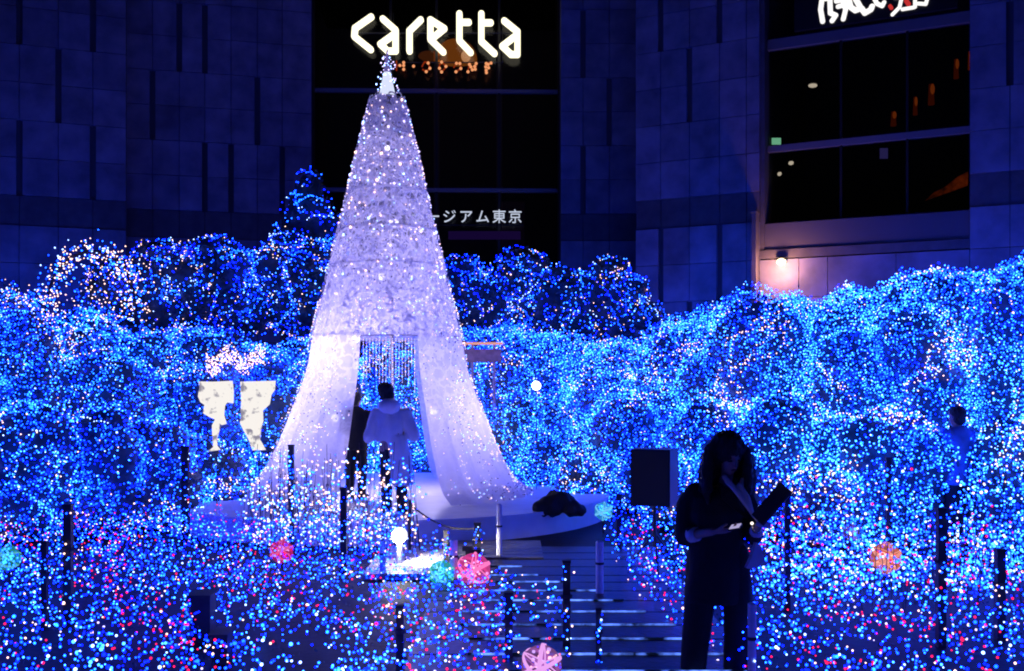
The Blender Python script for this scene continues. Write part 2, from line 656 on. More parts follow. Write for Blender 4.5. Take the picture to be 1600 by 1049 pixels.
# ---------------- big window (between pier and edge wall)
win = thing("display_window", "big black-framed upper window with orange lamps inside", "window", WE.at((s_w0 + s_w1) / 2, 5.5))
m = MB()
WE.box(m, s_w0 + 0.004, s_w1 - 0.004, 5.36, 5.60, -0.7, -0.02)
m.build("ledge", stone_dark, win)
m = MB()
WE.box(m, s_w0 + 0.12, s_w1 - 0.004, 5.61, 6.34, -0.7, -0.12)
m.build("sill_panel", pbr("sill_paint", (0.10, 0.095, 0.13), 0.5), win)
m = MB()
WE.box(m, s_w0 + 0.004, s_w0 + 0.117, 5.61, 14.7, -0.7, -0.06)
m.build("jamb", stone_dark, win)
for z, h in ((8.48, 0.17), (11.40, 0.28), (6.38, 0.06)):
    m = MB()
    WE.box(m, s_w0 + 0.13, s_w1 - 0.01, z - h / 2, z + h / 2, -0.62, -0.40)
    m.build("transom", metal_blue, win)
vs_ = [s_w0 + 0.13, WE.s(1310), WE.s(1415), s_w1 - 0.01]
for px in (1310, 1415):
    s = WE.s(px)
    for za, zb in ((6.42, 8.39), (8.57, 11.25), (11.55, 14.6)):
        m = MB()
        WE.box(m, s - 0.03, s + 0.03, za, zb, -0.60, -0.43)
        m.build("mullion", black_frame, win)
for i in range(3):
    for za, zb in ((6.42, 8.39), (8.57, 11.25)):
        m = MB()
        WE.box(m, vs_[i] + 0.035, vs_[i + 1] - 0.035, za, zb, -0.53, -0.51)
        m.build("pane", glass_m, win)
room = MB()
WE.box(room, s_w0, s_w1, 5.4, 14.6, -7.2, -7.0)
WE.box(room, s_w0, s_w1, 5.3, 5.36, -7.0, -0.7)
WE.box(room, s_w0 - 0.1, s_w0, 5.4, 14.6, -7.0, -1.21)
WE.box(room, s_w1, s_w1 + 0.1, 5.4, 14.6, -7.0, -1.21)
room.build("room_shell", room_m, win)

# orange pendant tubes hanging in the room behind the glass
orange_tube = emit("lamp_orange", (1.0, 0.16, 0.02), 0.22)
orange_tube2 = emit("lamp_orange_soft", (1.0, 0.10, 0.012), 0.05)
lamp_lab = ["orange tube lamp highest in the big window, at its far edge", "second highest orange tube lamp behind the big window",
            "broad orange tube lamp in the middle of the hanging row", "short orange tube lamp lower in the hanging row",
            "lowest faint orange tube lamp just over the window transom"]
for (px, py, h, wpx), lb in zip(((1516, 95, 28, 8), (1494, 108, 30, 8), (1455, 148, 32, 10), (1430, 166, 28, 7), (1396, 186, 22, 9)), lamp_lab):
    Y = WE.at(WE.s(px), 0).y + 2.2
    c = P(px, py, Y)
    hh, rr = h * Y / 1600, wpx * Y / 3200
    t = thing("pendant_lamp", lb, "lamp", c + Vector((0, 0, hh / 2)), "orange lamps behind the window")
    m = MB()
    m.tube(c - Vector((0, 0, hh / 2)), c + Vector((0, 0, hh / 2)), rr, rr * 0.7, 12)
    m.build("tube", orange_tube2, t, smooth=True)
    m = MB()
    m.ell(c + Vector((0, -rr, hh * 0.22)), (rr * 0.7, rr * 0.4, hh * 0.26))
    m.build("filament", orange_tube, t, smooth=True)
    m = MB()
    m.tube(c + Vector((0, 0, hh / 2 + 0.005)), c + Vector((0, 0, hh / 2 + 0.08)), rr * 0.8, rr * 0.5, 12)
    m.build("cap", black_frame, t)
    m = MB()
    m.tube(c + Vector((0, 0, hh / 2 + 0.08)), (c.x, c.y, 14.5), 0.01, 0.01, 6)
    m.build("cord", black_frame, t)
counter_glow_m, nt, out = new_mat("counter_glow")
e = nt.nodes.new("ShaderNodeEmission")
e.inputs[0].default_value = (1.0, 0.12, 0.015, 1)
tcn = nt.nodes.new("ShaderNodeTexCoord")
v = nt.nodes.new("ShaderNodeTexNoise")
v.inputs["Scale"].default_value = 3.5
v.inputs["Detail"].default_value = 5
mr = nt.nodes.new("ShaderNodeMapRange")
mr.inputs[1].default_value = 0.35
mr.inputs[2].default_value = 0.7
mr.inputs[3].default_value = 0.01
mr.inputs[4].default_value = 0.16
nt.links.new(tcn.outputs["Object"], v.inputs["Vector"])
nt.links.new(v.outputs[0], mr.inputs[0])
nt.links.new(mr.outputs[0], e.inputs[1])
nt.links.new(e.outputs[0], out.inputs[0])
# orange counter front low in the room, its lit look put in as emission
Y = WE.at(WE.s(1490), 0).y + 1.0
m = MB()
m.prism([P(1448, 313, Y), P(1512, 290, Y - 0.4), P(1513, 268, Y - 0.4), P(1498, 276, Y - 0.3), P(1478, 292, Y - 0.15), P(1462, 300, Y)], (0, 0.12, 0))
setp(m.build("glowing_counter", counter_glow_m, None, P(1484, 300, Y)), "dim orange counter front made to glow low in the big window's corner", "lamp")
ceil_w = emit("downlight_white", (1.0, 0.85, 0.6), 1.2)
exit_g = emit("exit_green", (0.35, 1.0, 0.55), 1.0)
spots = [(1270, 134, 7, 3, ceil_w, "small oval ceiling light high behind the big window", "ceiling_light", "ceiling light"),
         (1213, 221, 7, 5, exit_g, "small green exit lamp at the big window's inner corner", "exit_sign", "exit sign"),
         (1236, 255, 4, 3, ceil_w, "tiny white spotlight under the window transom, upper of two", "spotlight", "spotlight"),
         (1218, 272, 3, 3, ceil_w, "tiny white spotlight under the window transom, lower of two", "spotlight", "spotlight"),
         (1381, 240, 6, 8, emit("screen_blue", (0.15, 0.12, 0.6), 0.25), "dim bluish screen low behind the big window", "screen", "screen")]
for px, py, wpx, hpx, mt, lb, nm, ct in spots:
    Y = WE.at(WE.s(px), 0).y + 1.5
    c = P(px, py, Y)
    m = MB()
    if nm == "screen" or nm == "exit_sign":
        m.box(c, (2 * wpx * Y / 1600, 0.04, 2 * hpx * Y / 1600))
        bk = MB()
        bk.box(c + Vector((0, 0.045, 0)), (2.3 * wpx * Y / 1600, 0.04, 2.4 * hpx * Y / 1600))
    else:
        m.ell(c, (wpx * Y / 1600, 0.1, hpx * Y / 1600))
        bk = MB()
        bk.tube(c + Vector((0, 0, hpx * Y / 1600 * 0.8)), c + Vector((0, 0, hpx * Y / 1600 + 0.06)), wpx * Y / 1600, wpx * Y / 1800, 12)
    t = thing(nm, lb, ct, c)
    m.build("lit_face", mt, t)
    bk.build("housing", black_frame, t)

# brush-script sign over the big window (cut by the top of the picture)
sg = thing("shop_sign", "black sign with white brush-script characters above the big window", "sign", WE.at((s_w0 + s_w1) / 2, 12.4, -0.3))
m = MB()
WE.box(m, s_w0 + 0.9, s_w1 - 0.3, 11.62, 14.5, -0.36, -0.22)
m.build("board", black_frame, sg)
white_sign = emit("sign_white", (1.0, 0.97, 0.95), 1.1)
red_sign = emit("sign_red", (0.9, 0.05, 0.05), 0.6)


def stroke_prisms(m, pts, wid, outward, back, lift):
    """rounded flat strokes extruded along 'back'"""
    for a, b in zip(pts[:-1], pts[1:]):
        lift[0] += 0.0025
        a2, b2 = Vector(a) + outward * lift[0], Vector(b) + outward * lift[0]
        d = (b2 - a2)
        L = d.length
        d = d.normalized() if L > 1e-6 else Vector((1, 0, 0))
        u = d.cross(outward).normalized()
        poly = []
        for i in range(9):
            t = -math.pi / 2 + math.pi * i / 8
            poly.append(b2 + (d * math.cos(t) + u * math.sin(t)) * wid / 2)
        for i in range(9):
            t = math.pi / 2 + math.pi * i / 8
            poly.append(a2 + (d * math.cos(t) + u * math.sin(t)) * wid / 2)
        m.prism(poly, back)


def on_E(zx, zy, out):
    px, py = 1230 + zx / 5.333, zy / 5.333
    s = WE.s(px)
    Y = WE.at(s, 0).y
    return WE.at(s, EYE + (600 - py) / 1600 * Y, out)


brush = [
    ([[(285, -70), (268, 60), (285, 160)], [(345, -40), (350, 90)], [(310, -30), (420, -50)], [(350, 90), (395, 110), (365, 155)]], 42, white_sign),
    ([[(415, 35), (475, 18)], [(440, -60), (478, 60), (458, 140)], [(400, -10), (510, -30)]], 40, white_sign),
    ([[(500, -40), (520, 40), (560, 68), (610, 50), (640, 90), (690, 60), (700, 35)], [(560, -30), (600, 40)]], 46, white_sign),
    ([[(715, -40), (740, 10), (785, 30), (800, 0)]], 36, white_sign),
    ([[(850, 30), (862, 48)]], 30, red_sign),
    ([[(870, 102), (930, 40), (950, -50)], [(955, 58), (1050, 42)], [(1060, -60), (1060, 38)], [(1085, 10), (1150, 14), (1165, -40)], [(900, -40), (1150, -60)]], 30, white_sign),
    ([[(985, -15), (1005, 15)]], 36, red_sign),
]
for strokes, wd, mt in brush:
    m = MB()
    lift = [0.0]
    for st in strokes:
        stroke_prisms(m, [on_E(x, y, -0.20) for x, y in st], wd / 5.333 / 1600 * 27, WE.n, WE.n * -0.015, lift)
    m.build("character", mt, sg)

# warm lamp under the window ledge, lighting the low wall
lc = WE.at(WE.s(1222), 5.24, 0.12)
t = thing("wall_lamp", "small warm lamp glowing on the low wall under the window ledge", "lamp", lc)
m = MB()
m.ell(lc, (0.13, 0.1, 0.09), X=WE.d, Y=WE.n)
m.build("bulb", emit("lamp_warm", (1.0, 0.72, 0.38), 6.0), t, smooth=True)
m = MB()
m.tube(lc + Vector((0, 0, 0.095)), lc + Vector((0, 0, 0.115)), 0.13, 0.11, 14)
m.build("bracket", black_frame, t)
L = bpy.data.lights.new("warm_glow", 'POINT')
L.energy = 110
L.color = (1.0, 0.42, 0.22)
L.shadow_soft_size = 0.09
lo = bpy.data.objects.new("warm_glow", L)
COL.objects.link(lo)
lo.location = WE.n * 0.40 + Vector((0, 0, -0.22))
lo.parent = t

# ---------------- glass shop front with the lit name
WC = Wall((487 - 800) / 1600 * 32.9, 32.9, math.radians(1.5))
LC = WC.s(876)
front = thing("glass_facade", "tall dark glass shop front behind the lit cone tree", "facade", WC.at(LC / 2, 0))
hz = [0.0, 3.5, 8.15, 11.35, 14.7]
vz = [0.0, WC.s(610), WC.s(682), WC.s(780), LC]
for z in hz[1:4]:
    m = MB()
    WC.box(m, 0.1, LC - 0.1, z - 0.06, z + 0.06, -0.16, 0.0)
    m.build("transom", metal_blue, front)
for s in vz[1:4]:
    for a, b in zip(hz[:-1], hz[1:]):
        m = MB()
        WC.box(m, s - 0.04, s + 0.04, a + 0.063, b - 0.063, -0.14, -0.03)
        m.build("mullion", black_frame, front)
for s in (0.0, LC - 0.1):
    m = MB()
    WC.box(m, s + 0.004, s + 0.096, 0, 14.7, -1.0, 0.25)
    m.build("jamb", black_frame, front)
for sa, sb in zip(vz[:-1], vz[1:]):
    for a, b in zip(hz[:-1], hz[1:]):
        m = MB()
        WC.box(m, sa + 0.1, sb - 0.1, a + 0.07, b - 0.07, -0.10, -0.08)
        m.build("pane", front_glass_m, front)
m = MB()
WC.box(m, -0.1, LC + 0.1, 0, 14.7, -4.2, -4.0)
WC.box(m, -0.2, -0.1, 0, 14.7, -4.0, -1.0)
WC.box(m, LC + 0.1, LC + 0.2, 0, 14.7, -4.0, -1.0)
m.build("room_shell", room_m, front)
# a brown pillar inside that shows faintly
m = MB()
WC.box(m, WC.s(785), WC.s(822), 0, 8.0, -1.6, -1.2)
m.build("pillar", pbr("red_brown_pillar", (0.32, 0.10, 0.07), 0.7), front)

sign = thing("name_sign", "large cream illuminated letters spelling caretta", "sign", P(682, 90, 32.72))
cream = emit("sign_cream", (1.0, 0.93, 0.66), 1.6)


def zc(x, y, Y=32.72):
    return P(450 + x / 2.622, y / 2.622, Y)


letters = [
    [[(340, 68), (274, 114), (271, 148), (338, 202)]],
    [[(388, 76), (440, 122), (440, 208)], [(440, 135), (378, 180), (408, 208), (440, 208)]],
    [[(497, 208), (497, 125), (543, 80)]],
    [[(583, 80), (583, 160), (636, 212)], [(583, 80), (640, 116), (588, 158)]],
    [[(702, 55), (702, 165), (748, 214)], [(702, 90), (740, 90)]],
    [[(792, 55), (792, 168), (846, 218)], [(792, 92), (830, 92)]],
    [[(886, 84), (940, 128), (940, 222)], [(940, 140), (878, 188), (914, 222), (940, 222)]],
]
for lt in letters:
    m = MB()
    lift = [0.0]
    for st in lt:
        stroke_prisms(m, [zc(*p) for p in st], 25 / 2.622 / 1600 * 32.7, Vector((0, -1, 0)), Vector((0, 0.12, 0)), lift)
    m.build("letter", cream, sign)
m = MB()
m.tube(P(556, 52, 32.87), P(812, 52, 32.87), 0.025, 0.025, 8)
m.build("mounting_rail", black_frame, sign)

# broken orange bulb lettering below
ol = thing("bulb_lettering", "dim orange bulb lettering hung just below the cream letters", "sign", P(700, 118, 32.5))
o_dim = emit("bulb_orange_dim", (1.0, 0.10, 0.02), 0.22)
o_br = emit("bulb_orange", (1.0, 0.38, 0.16), 0.9)


def zo(x, y, Y=32.76):
    return P(600 + x / 6.667, 80 + y / 6.667, Y)


orl = [
    ([[(130, 100), (130, 205)], [(205, 105), (205, 210)], [(130, 150), (205, 155)]], [(205, 120), (205, 150), (205, 190), (165, 150)]),
    ([[(300, 158), (310, 158)]], [(308, 158)]),
    ([[(395, 165), (420, 115), (460, 120), (478, 180), (440, 215), (400, 190)]], [(460, 125), (478, 180), (440, 215)]),
    ([[(570, 165), (605, 110), (648, 165), (600, 220), (570, 165)]], [(600, 115), (600, 218), (578, 180), (645, 160)]),
    ([[(725, 175), (755, 125), (795, 130), (800, 180), (750, 218)]], [(750, 216), (755, 128), (790, 130), (800, 182)]),
    ([[(875, 215), (890, 130), (920, 180), (960, 125), (955, 200)]], [(875, 216), (890, 140), (905, 165), (920, 195), (960, 130), (945, 160), (950, 190)]),
    ([[(1065, 220), (1060, 125), (1115, 122)], [(1060, 170), (1100, 165)]], [(1065, 130), (1085, 140), (1060, 165), (1090, 175), (1065, 200), (1067, 225), (1115, 125)]),
]
for st, dots in orl:
    m = MB()
    for s_ in st:
        for a, b in zip(s_[:-1], s_[1:]):
            m.tube(zo(*a), zo(*b), 0.026, 0.026, 6)
    for d_ in dots:
        m.ell(zo(*d_, Y=32.72), 0.05, 8, 6, mi=1)
    m.build("letter", [o_dim, o_br], ol)
m = MB()
m.tube(P(615, 98, 32.84), P(785, 98, 32.84), 0.02, 0.02, 8)
m.tube(P(615, 98, 32.84), P(615, 20, 32.86), 0.012, 0.012, 6)
m.tube(P(785, 98, 32.84), P(785, 20, 32.86), 0.012, 0.012, 6)
m.build("hanging_rail", black_frame, ol)

# orange dome shade behind the letters
dome = thing("dome_lamp", "orange half-dome lamp shade glowing behind the cream letters", "lamp", P(712, 95, 33.9))
m = MB()
rings = []
c0 = P(712, 94, 34.2)
n = 20
vs, fs = [], []
for j in range(7):
    ph = math.pi / 2 * j / 6
    for i in range(n):
        t_ = 2 * math.pi * i / n
        vs.append(c0 + Vector((0.72 * math.cos(ph) * math.cos(t_), 0.72 * math.cos(ph) * math.sin(t_), 0.68 * math.sin(ph))))
for j in range(6):
    for i in range(n):
        fs.append((j * n + i, j * n + (i + 1) % n, (j + 1) * n + (i + 1) % n, (j + 1) * n + i))
m.add(vs, fs)
m.build("shade", emit("shade_orange", (1.0, 0.26, 0.03), 0.30), dome, smooth=True)
m = MB()
m.ell(P(728, 88, 33.45), (0.16, 0.1, 0.2))
m.build("bulb", emit("shade_bulb", (1.0, 0.45, 0.18), 1.1), dome, smooth=True)
m = MB()
m.tube(c0 + Vector((0, 0, 0.70)), c0 + Vector((0, 0, 2.0)), 0.03, 0.03, 8)
m.build("stem", black_frame, dome)
m = MB()
m.ell(P(672, 88, 34.0), (0.40, 0.3, 0.16))
setp(m.build("lamp_bowl", emit("bowl_brown", (0.55, 0.13, 0.03), 0.16), None, P(672, 88, 34.0)), "dim brown lamp bowl beside the orange dome", "lamp")

# white museum lettering
mus = thing("museum_sign", "small white Japanese lettering on the dark glass beside the cone tree", "sign", P(745, 340, 32.6))
white_txt = emit("sign_soft_white", (0.72, 0.80, 1.0), 0.75)


def text_mesh(s, size, mat, depth=0.03):
    cu = bpy.data.curves.new("txt", 'FONT')
    cu.body = s
    cu.size = size
    cu.extrude = depth
    cu.align_x = 'CENTER'
    cu.align_y = 'CENTER'
    o = bpy.data.objects.new("txt", cu)
    COL.objects.link(o)
    dg = bpy.context.evaluated_depsgraph_get()
    me = bpy.data.meshes.new_from_object(o.evaluated_get(dg))
    bpy.data.objects.remove(o)
    bpy.data.curves.remove(cu)
    me.materials.clear()
    me.materials.append(mat)
    me.transform(Matrix.Rotation(math.radians(90), 4, 'X'))
    return me


for ch, px in (("ミ", 600), ("ュ", 626), ("ー", 677), ("ジ", 702), ("ア", 728), ("ム", 754), ("東", 780), ("京", 805)):
    if ch == "ュ":
        px = 650
    me = text_mesh(ch, 0.46, white_txt)
    me.transform(Matrix.Translation(P(px, 340, 32.62)))
    link("character", me, mus)
m = MB()
m.box(P(705, 352, 32.66), (4.6, 0.04, 0.03))
m.build("mounting_bar", black_frame, mus)
m = MB()
m.box(P(757, 368, 32.62), (2.3, 0.05, 0.26))
t = setp(m.build("name_strip", emit("strip_violet", (0.10, 0.03, 0.45), 0.06), None, P(757, 368, 32.62)), "dim violet strip sign under the white Japanese lettering", "sign")

# ------------------------------------------------------------------ deck and stage
stageC = Vector(((605 - 800) / 1600 * 15.2, 15.2, 0))
SR = 3.25
st = thing("round_stage", "low round white stage under the lit cone tree", "stage", stageC)
m = MB()
n = 64
m.tube(stageC + Vector((0, 0, 0.255)), stageC + Vector((0, 0, 0.30)), SR + 0.03, SR + 0.03, n)
m.build("stage_top", stage_m, st)
m = MB()
m.tube(stageC + Vector((0, 0, 0.0)), stageC + Vector((0, 0, 0.25)), SR, SR, n)
m.build("stage_rim", stage_m, st)

dk = thing("light_walkway", "dark boarded walkway with thin rows of light leading to the stage", "walkway", (0.5, 8.5, 0))
led_strip, nt, out = new_mat("led_strip")
e = nt.nodes.new("ShaderNodeEmission")
tc = nt.nodes.new("ShaderNodeTexCoord")
nz_ = nt.nodes.new("ShaderNodeTexNoise")
nz_.inputs["Scale"].default_value = 7
nz_.inputs["Detail"].default_value = 4
nt.links.new(tc.outputs["Object"], nz_.inputs["Vector"])
mr = nt.nodes.new("ShaderNodeMapRange")
mr.inputs[1].default_value = 0.42
mr.inputs[2].default_value = 0.68
mr.inputs[3].default_value = 0.02
mr.inputs[4].default_value = 2.2
nt.links.new(nz_.outputs[0], mr.inputs[0])
nt.links.new(mr.outputs[0], e.inputs[1])
e.inputs[0].default_value = (0.10, 0.22, 1.0, 1)
nt.links.new(e.outputs[0], out.inputs[0])
rows = [10.3, 9.84, 9.5, 9.1, 8.69, 8.26, 7.81, 7.38, 6.96, 6.54, 6.12]
xr = {10.3: (-0.6, 0.1), 9.84: (-0.6, 0.25), 9.5: (-0.5, 0.55), 9.1: (-0.45, 0.78), 8.69: (-0.45, 0.95), 8.26: (-0.4, 1.08), 7.81: (-0.4, 1.25),
      7.38: (-0.35, 1.25), 6.96: (-0.3, 1.5), 6.54: (-0.3, 1.5), 6.12: (-0.3, 1.5)}
full = [11.6, 11.15, 10.74] + rows + [5.7]
for a, b in zip(full[:-1], full[1:]):
    m = MB()
    m.box((0.45, (a + b) / 2, 0.03), (2.3, abs(a - b) - 0.03, 0.06))
    m.build("deck_board", deck_m, dk)
grey_board_m = pbr("grey_board", (0.09, 0.085, 0.09), 0.5, vary=0.3, scale=6, bump=0.3, obj_rand=0.2)
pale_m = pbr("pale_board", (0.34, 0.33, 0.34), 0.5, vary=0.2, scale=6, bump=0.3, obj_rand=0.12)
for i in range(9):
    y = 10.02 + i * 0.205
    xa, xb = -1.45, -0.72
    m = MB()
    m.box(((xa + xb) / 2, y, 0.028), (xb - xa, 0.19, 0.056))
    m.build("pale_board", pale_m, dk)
for i in range(6):
    y = 10.85 + i * 0.2
    m = MB()
    m.box((-0.18, y, 0.068), (1.02, 0.185, 0.014))
    m.build("grey_board", grey_board_m, dk)
for r in rows:
    m = MB()
    x0, x1 = xr[r]
    m.box(((x0 + x1) / 2, r, 0.05), (x1 - x0, 0.02, 0.04))
    m.build("light_row", led_strip, dk)

# ------------------------------------------------------------------ light-covered shrubs and trees
NOISE_SEED = [0.0]


def sample_lobes(lobes, dens, f0, f1, zmin=0.04, back=0.3, inside=0.93):
    pts = []
    for i, (c, r) in enumerate(lobes):
        c, r = np.array(c), np.array(r)
        area = 4 * math.pi * ((r[0] * r[1]) ** 1.6 / 3 + (r[0] * r[2]) ** 1.6 / 3 + (r[1] * r[2]) ** 1.6 / 3) ** (1 / 1.6)
        n = int(area * dens)
        d = RNG.normal(size=(n, 3))
        d /= np.linalg.norm(d, axis=1)[:, None]
        wob = np.array([0.17 * noise.noise(Vector((c + q * r) * 1.7)) + 0.08 * noise.noise(Vector((c + q * r) * 5.0)) for q in d]) if n else np.zeros(0)
        p = c + d * r * (RNG.uniform(f0, f1, n) + wob)[:, None]
        ok = p[:, 2] > zmin
        if back < 1:
            nrm = d / r
            nrm /= np.linalg.norm(nrm, axis=1)[:, None]
            toc = np.array([0, 0, EYE]) - p
            toc /= np.linalg.norm(toc, axis=1)[:, None]
            fcos = (nrm * toc).sum(1)
            ok &= RNG.uniform(size=n) < np.where(fcos > 0, np.maximum(fcos * 1.1, 0.06), back)
        for j, (c2, r2) in enumerate(lobes):
            if j != i:
                ok &= (((p - np.array(c2)) / (np.array(r2) * inside)) ** 2).sum(1) > 1
        pts.append(p[ok])
    return np.concatenate(pts)


def string_lobes(lobes, dens, zmin=0.05, back=0.5, step=0.048, inside=0.93):
    """bulbs along wires that wander over the shrub; returns points and one string number per bulb"""
    pts, ids = [], []
    k0 = 0
    LN = 16
    for i, (c, r) in enumerate(lobes):
        c, r = np.array(c), np.array(r)
        area = 4 * math.pi * ((r[0] * r[1]) ** 1.6 / 3 + (r[0] * r[2]) ** 1.6 / 3 + (r[1] * r[2]) ** 1.6 / 3) ** (1 / 1.6)
        n = max(2, int(area * dens / LN))
        d = RNG.normal(size=(n, 3))
        d /= np.linalg.norm(d, axis=1)[:, None]
        fac = RNG.uniform(0.97, 1.08, n)
        ax = np.cross(d, RNG.normal(size=(n, 3)) + np.array([0, 0, 1.2]))
        ax /= np.linalg.norm(ax, axis=1)[:, None]
        rm = float(np.mean(r))
        for j in range(LN):
            p = c + d * r * (fac + RNG.normal(0, 0.012, n))[:, None]
            wob = np.array([0.17 * noise.noise(Vector(q) * 1.7) + 0.08 * noise.noise(Vector(q) * 5.0) for q in p])
            p = c + d * r * (fac + wob)[:, None] + RNG.normal(0, 0.012, (n, 3))
            nrm = d / r
            nrm /= np.linalg.norm(nrm, axis=1)[:, None]
            toc = np.array([0, 0, EYE]) - p
            toc /= np.linalg.norm(toc, axis=1)[:, None]
            fcos = (nrm * toc).sum(1)
            if j == 0:
                keep = RNG.uniform(size=n) < np.where(fcos > 0, np.maximum(fcos * 1.15, 0.35), back)
            ok = keep & (p[:, 2] > zmin) & (RNG.uniform(size=n) < np.where(fcos > 0, np.maximum(fcos * 1.3, 0.06), 0.6))
            for q, (c2, r2) in enumerate(lobes):
                if q != i:
                    ok &= (((p - np.array(c2)) / (np.array(r2) * inside)) ** 2).sum(1) > 1
            pts.append(p[ok])
            ids.append((k0 + np.arange(n))[ok])
            ang = step / rm
            d = d * math.cos(ang) + np.cross(ax, d) * math.sin(ang)
            d /= np.linalg.norm(d, axis=1)[:, None]
            ax = ax + RNG.normal(0, 0.22, (n, 3))
            ax -= d * (ax * d).sum(1)[:, None]
            ax /= np.linalg.norm(ax, axis=1)[:, None]
        k0 += n
    return np.concatenate(pts), np.concatenate(ids)


def classes(p, mix, warm_bias, holes=0.0):
    """per-bulb colour; whole strings share a colour, so it varies in clumps"""
    cls = np.zeros(len(p), int)
    u = RNG.uniform(size=len(p))
    thin = np.ones(len(p), bool)
    for i, q in enumerate(p):
        a = nz3(q, 1.3, 3.1) + 0.35 * nz3(q, 3.7, 9.0)
        b = nz3(q, 1.1, 17.0) + 0.4 * nz3(q, 3.0, 5.5)
        dcl = nz3(q, 1.9, 31.0) + 0.5 * nz3(q, 4.5, 41.0)
        if dcl < -0.40 - holes and random.random() < 0.75:
            thin[i] = False
        elif dcl < -0.18 - holes and random.random() < 0.35:
            thin[i] = False
        w = mix
        if a > 0.12:
            w = (mix[0] * 0.6, mix[1] * 0.7, mix[2] * 1.7, mix[3] * 2.2, mix[4] * 1.4, mix[5])
        elif a < -0.18:
            w = (mix[0] * 1.8, mix[1] * 1.3, mix[2] * 0.6, mix[3] * 0.3, mix[4] * 0.5, mix[5])
        if b > 0.30 - warm_bias:
            w = (w[0], w[1] * 0.8, w[2] * 0.7, w[3] * 0.8, w[4] * 2.2 + 0.05, w[5] * 5 + 0.20)
        t = u[i] * sum(w)
        k = 0
        while k < 5 and t > w[k]:
            t -= w[k]
            k += 1
        cls[i] = k
    return cls, thin


MIX_BRIGHT = (0.16, 0.28, 0.34, 0.19, 0.035, 0.015)
MIX_LEFT = (0.22, 0.32, 0.30, 0.10, 0.04, 0.02)
MIX_BACK = (0.36, 0.32, 0.18, 0.04, 0.07, 0.05)


def icosphere_np(sub):
    bm = bmesh.new()
    bmesh.ops.create_icosphere(bm, subdivisions=sub, radius=1.0)
    v = np.array([w.co[:] for w in bm.verts])
    f = np.array([[w.index for w in q.verts] for q in bm.faces])
    bm.free()
    return v, f


ISV, ISF = icosphere_np(3)


def shrub(name, label, cat, group, lobes, dens, mix, warm=0.0, rad=(0.0076, 0.0126), leaf_d=130, stem=None, core=0.86, extra=None, lf=(0.07, 0.12)):
    base = Vector((lobes[0][0][0], lobes[0][0][1], 0))
    t = thing(name, label, cat, base, group)
    lp = sample_lobes(lobes, leaf_d, 0.84, 1.01, back=0.6)
    vs, fs = leaf_quads(lp, RNG.uniform(lf[0], lf[1], len(lp)))
    me = np_mesh("foliage", vs, fs, None, [leaf])
    fo = link("foliage", me, t)
    fo["kind"] = "stuff"
    if core:
        V, F, off = [], [], 0
        for c, r in lobes:
            q = ISV.copy()
            k = np.array([1 + 0.10 * noise.noise(Vector(x * 2.5) + Vector(c)) for x in q])
            q = np.array(c) + q * np.array(r) * core * k[:, None]
            q[:, 2] = np.maximum(q[:, 2], 0.01)
            V.append(q)
            F.append(ISF + off)
            off += len(q)
        me = np_mesh("inner_leaves", np.concatenate(V), np.concatenate(F), None, [leaf])
        me.polygons.foreach_set("use_smooth", [True] * len(me.polygons))
        o = link("inner_leaves", me, t)
        o["kind"] = "stuff"
    if stem:
        m = MB()
        for a, b, r0, r1 in stem:
            m.tube(a, b, r0, r1, 8)
        m.build("trunk", bark, t, smooth=True)
    bp = sample_lobes(lobes, dens * 0.72, 0.93, 1.10, back=0.5)
    cl, ok = classes(bp, mix, warm, 0.30 if mix is MIX_BRIGHT else 0.0)
    sp_, sid = string_lobes(lobes, dens * 0.36)
    cl2, ok2 = classes(sp_, mix, warm, 0.30 if mix is MIX_BRIGHT else 0.0)
    first = {}
    for q_, k_ in enumerate(sid):          # one colour per wire, with a few odd bulbs
        if k_ in first:
            if RNG.uniform() < 0.8:
                cl2[q_] = cl2[first[k_]]
        else:
            first[k_] = q_
    bp, cl = np.concatenate([bp[ok], sp_[ok2]]), np.concatenate([cl[ok], cl2[ok2]])
    rr = RNG.uniform(rad[0], rad[1], len(bp)) * np.where(cl == DEEP, 1.15, 1.0)
    rr *= np.where(RNG.uniform(size=len(bp)) < 0.06, 1.35, 1.0)
    if extra is not None:
        ep, ec, er = extra
        bp, cl, rr = np.concatenate([bp, ep]), np.concatenate([cl, ec]), np.concatenate([rr, er])
    fairy("fairy_lights", bp, cl, rr, t)
    return t


def mound(px, ytop, Y, wpx, ybot=None, depth=0.8, nside=4, seed=0):
    """lobes for one shrub: a full body standing on the ground and a few bulges"""
    r = random.Random(seed * 31 + int(px))
    top = P(px, ytop, Y)
    w = wpx * Y / 1600
    H = top.z
    x = top.x
    lobes = [((x, Y, H * 0.38), (w * 0.62, depth, H * 0.46)), ((x, Y + 0.05, H * 0.66), (w * 0.52, depth * 0.8, H * 0.345))]
    for i in range(nside):
        sx = r.uniform(-0.45, 0.45) * w
        z = r.uniform(0.25, 0.78) * H
        q = r.uniform(0.34, 0.52) * w
        lobes.append(((x + sx, Y - depth * r.uniform(0.25, 0.5), z), (q, q * 0.9, q * r.uniform(0.8, 1.2))))
    lobes.append(((x + r.uniform(-0.2, 0.2) * w, Y, H - 0.22 * w), (0.30 * w, 0.30 * w, 0.22 * w)))
    return lobes


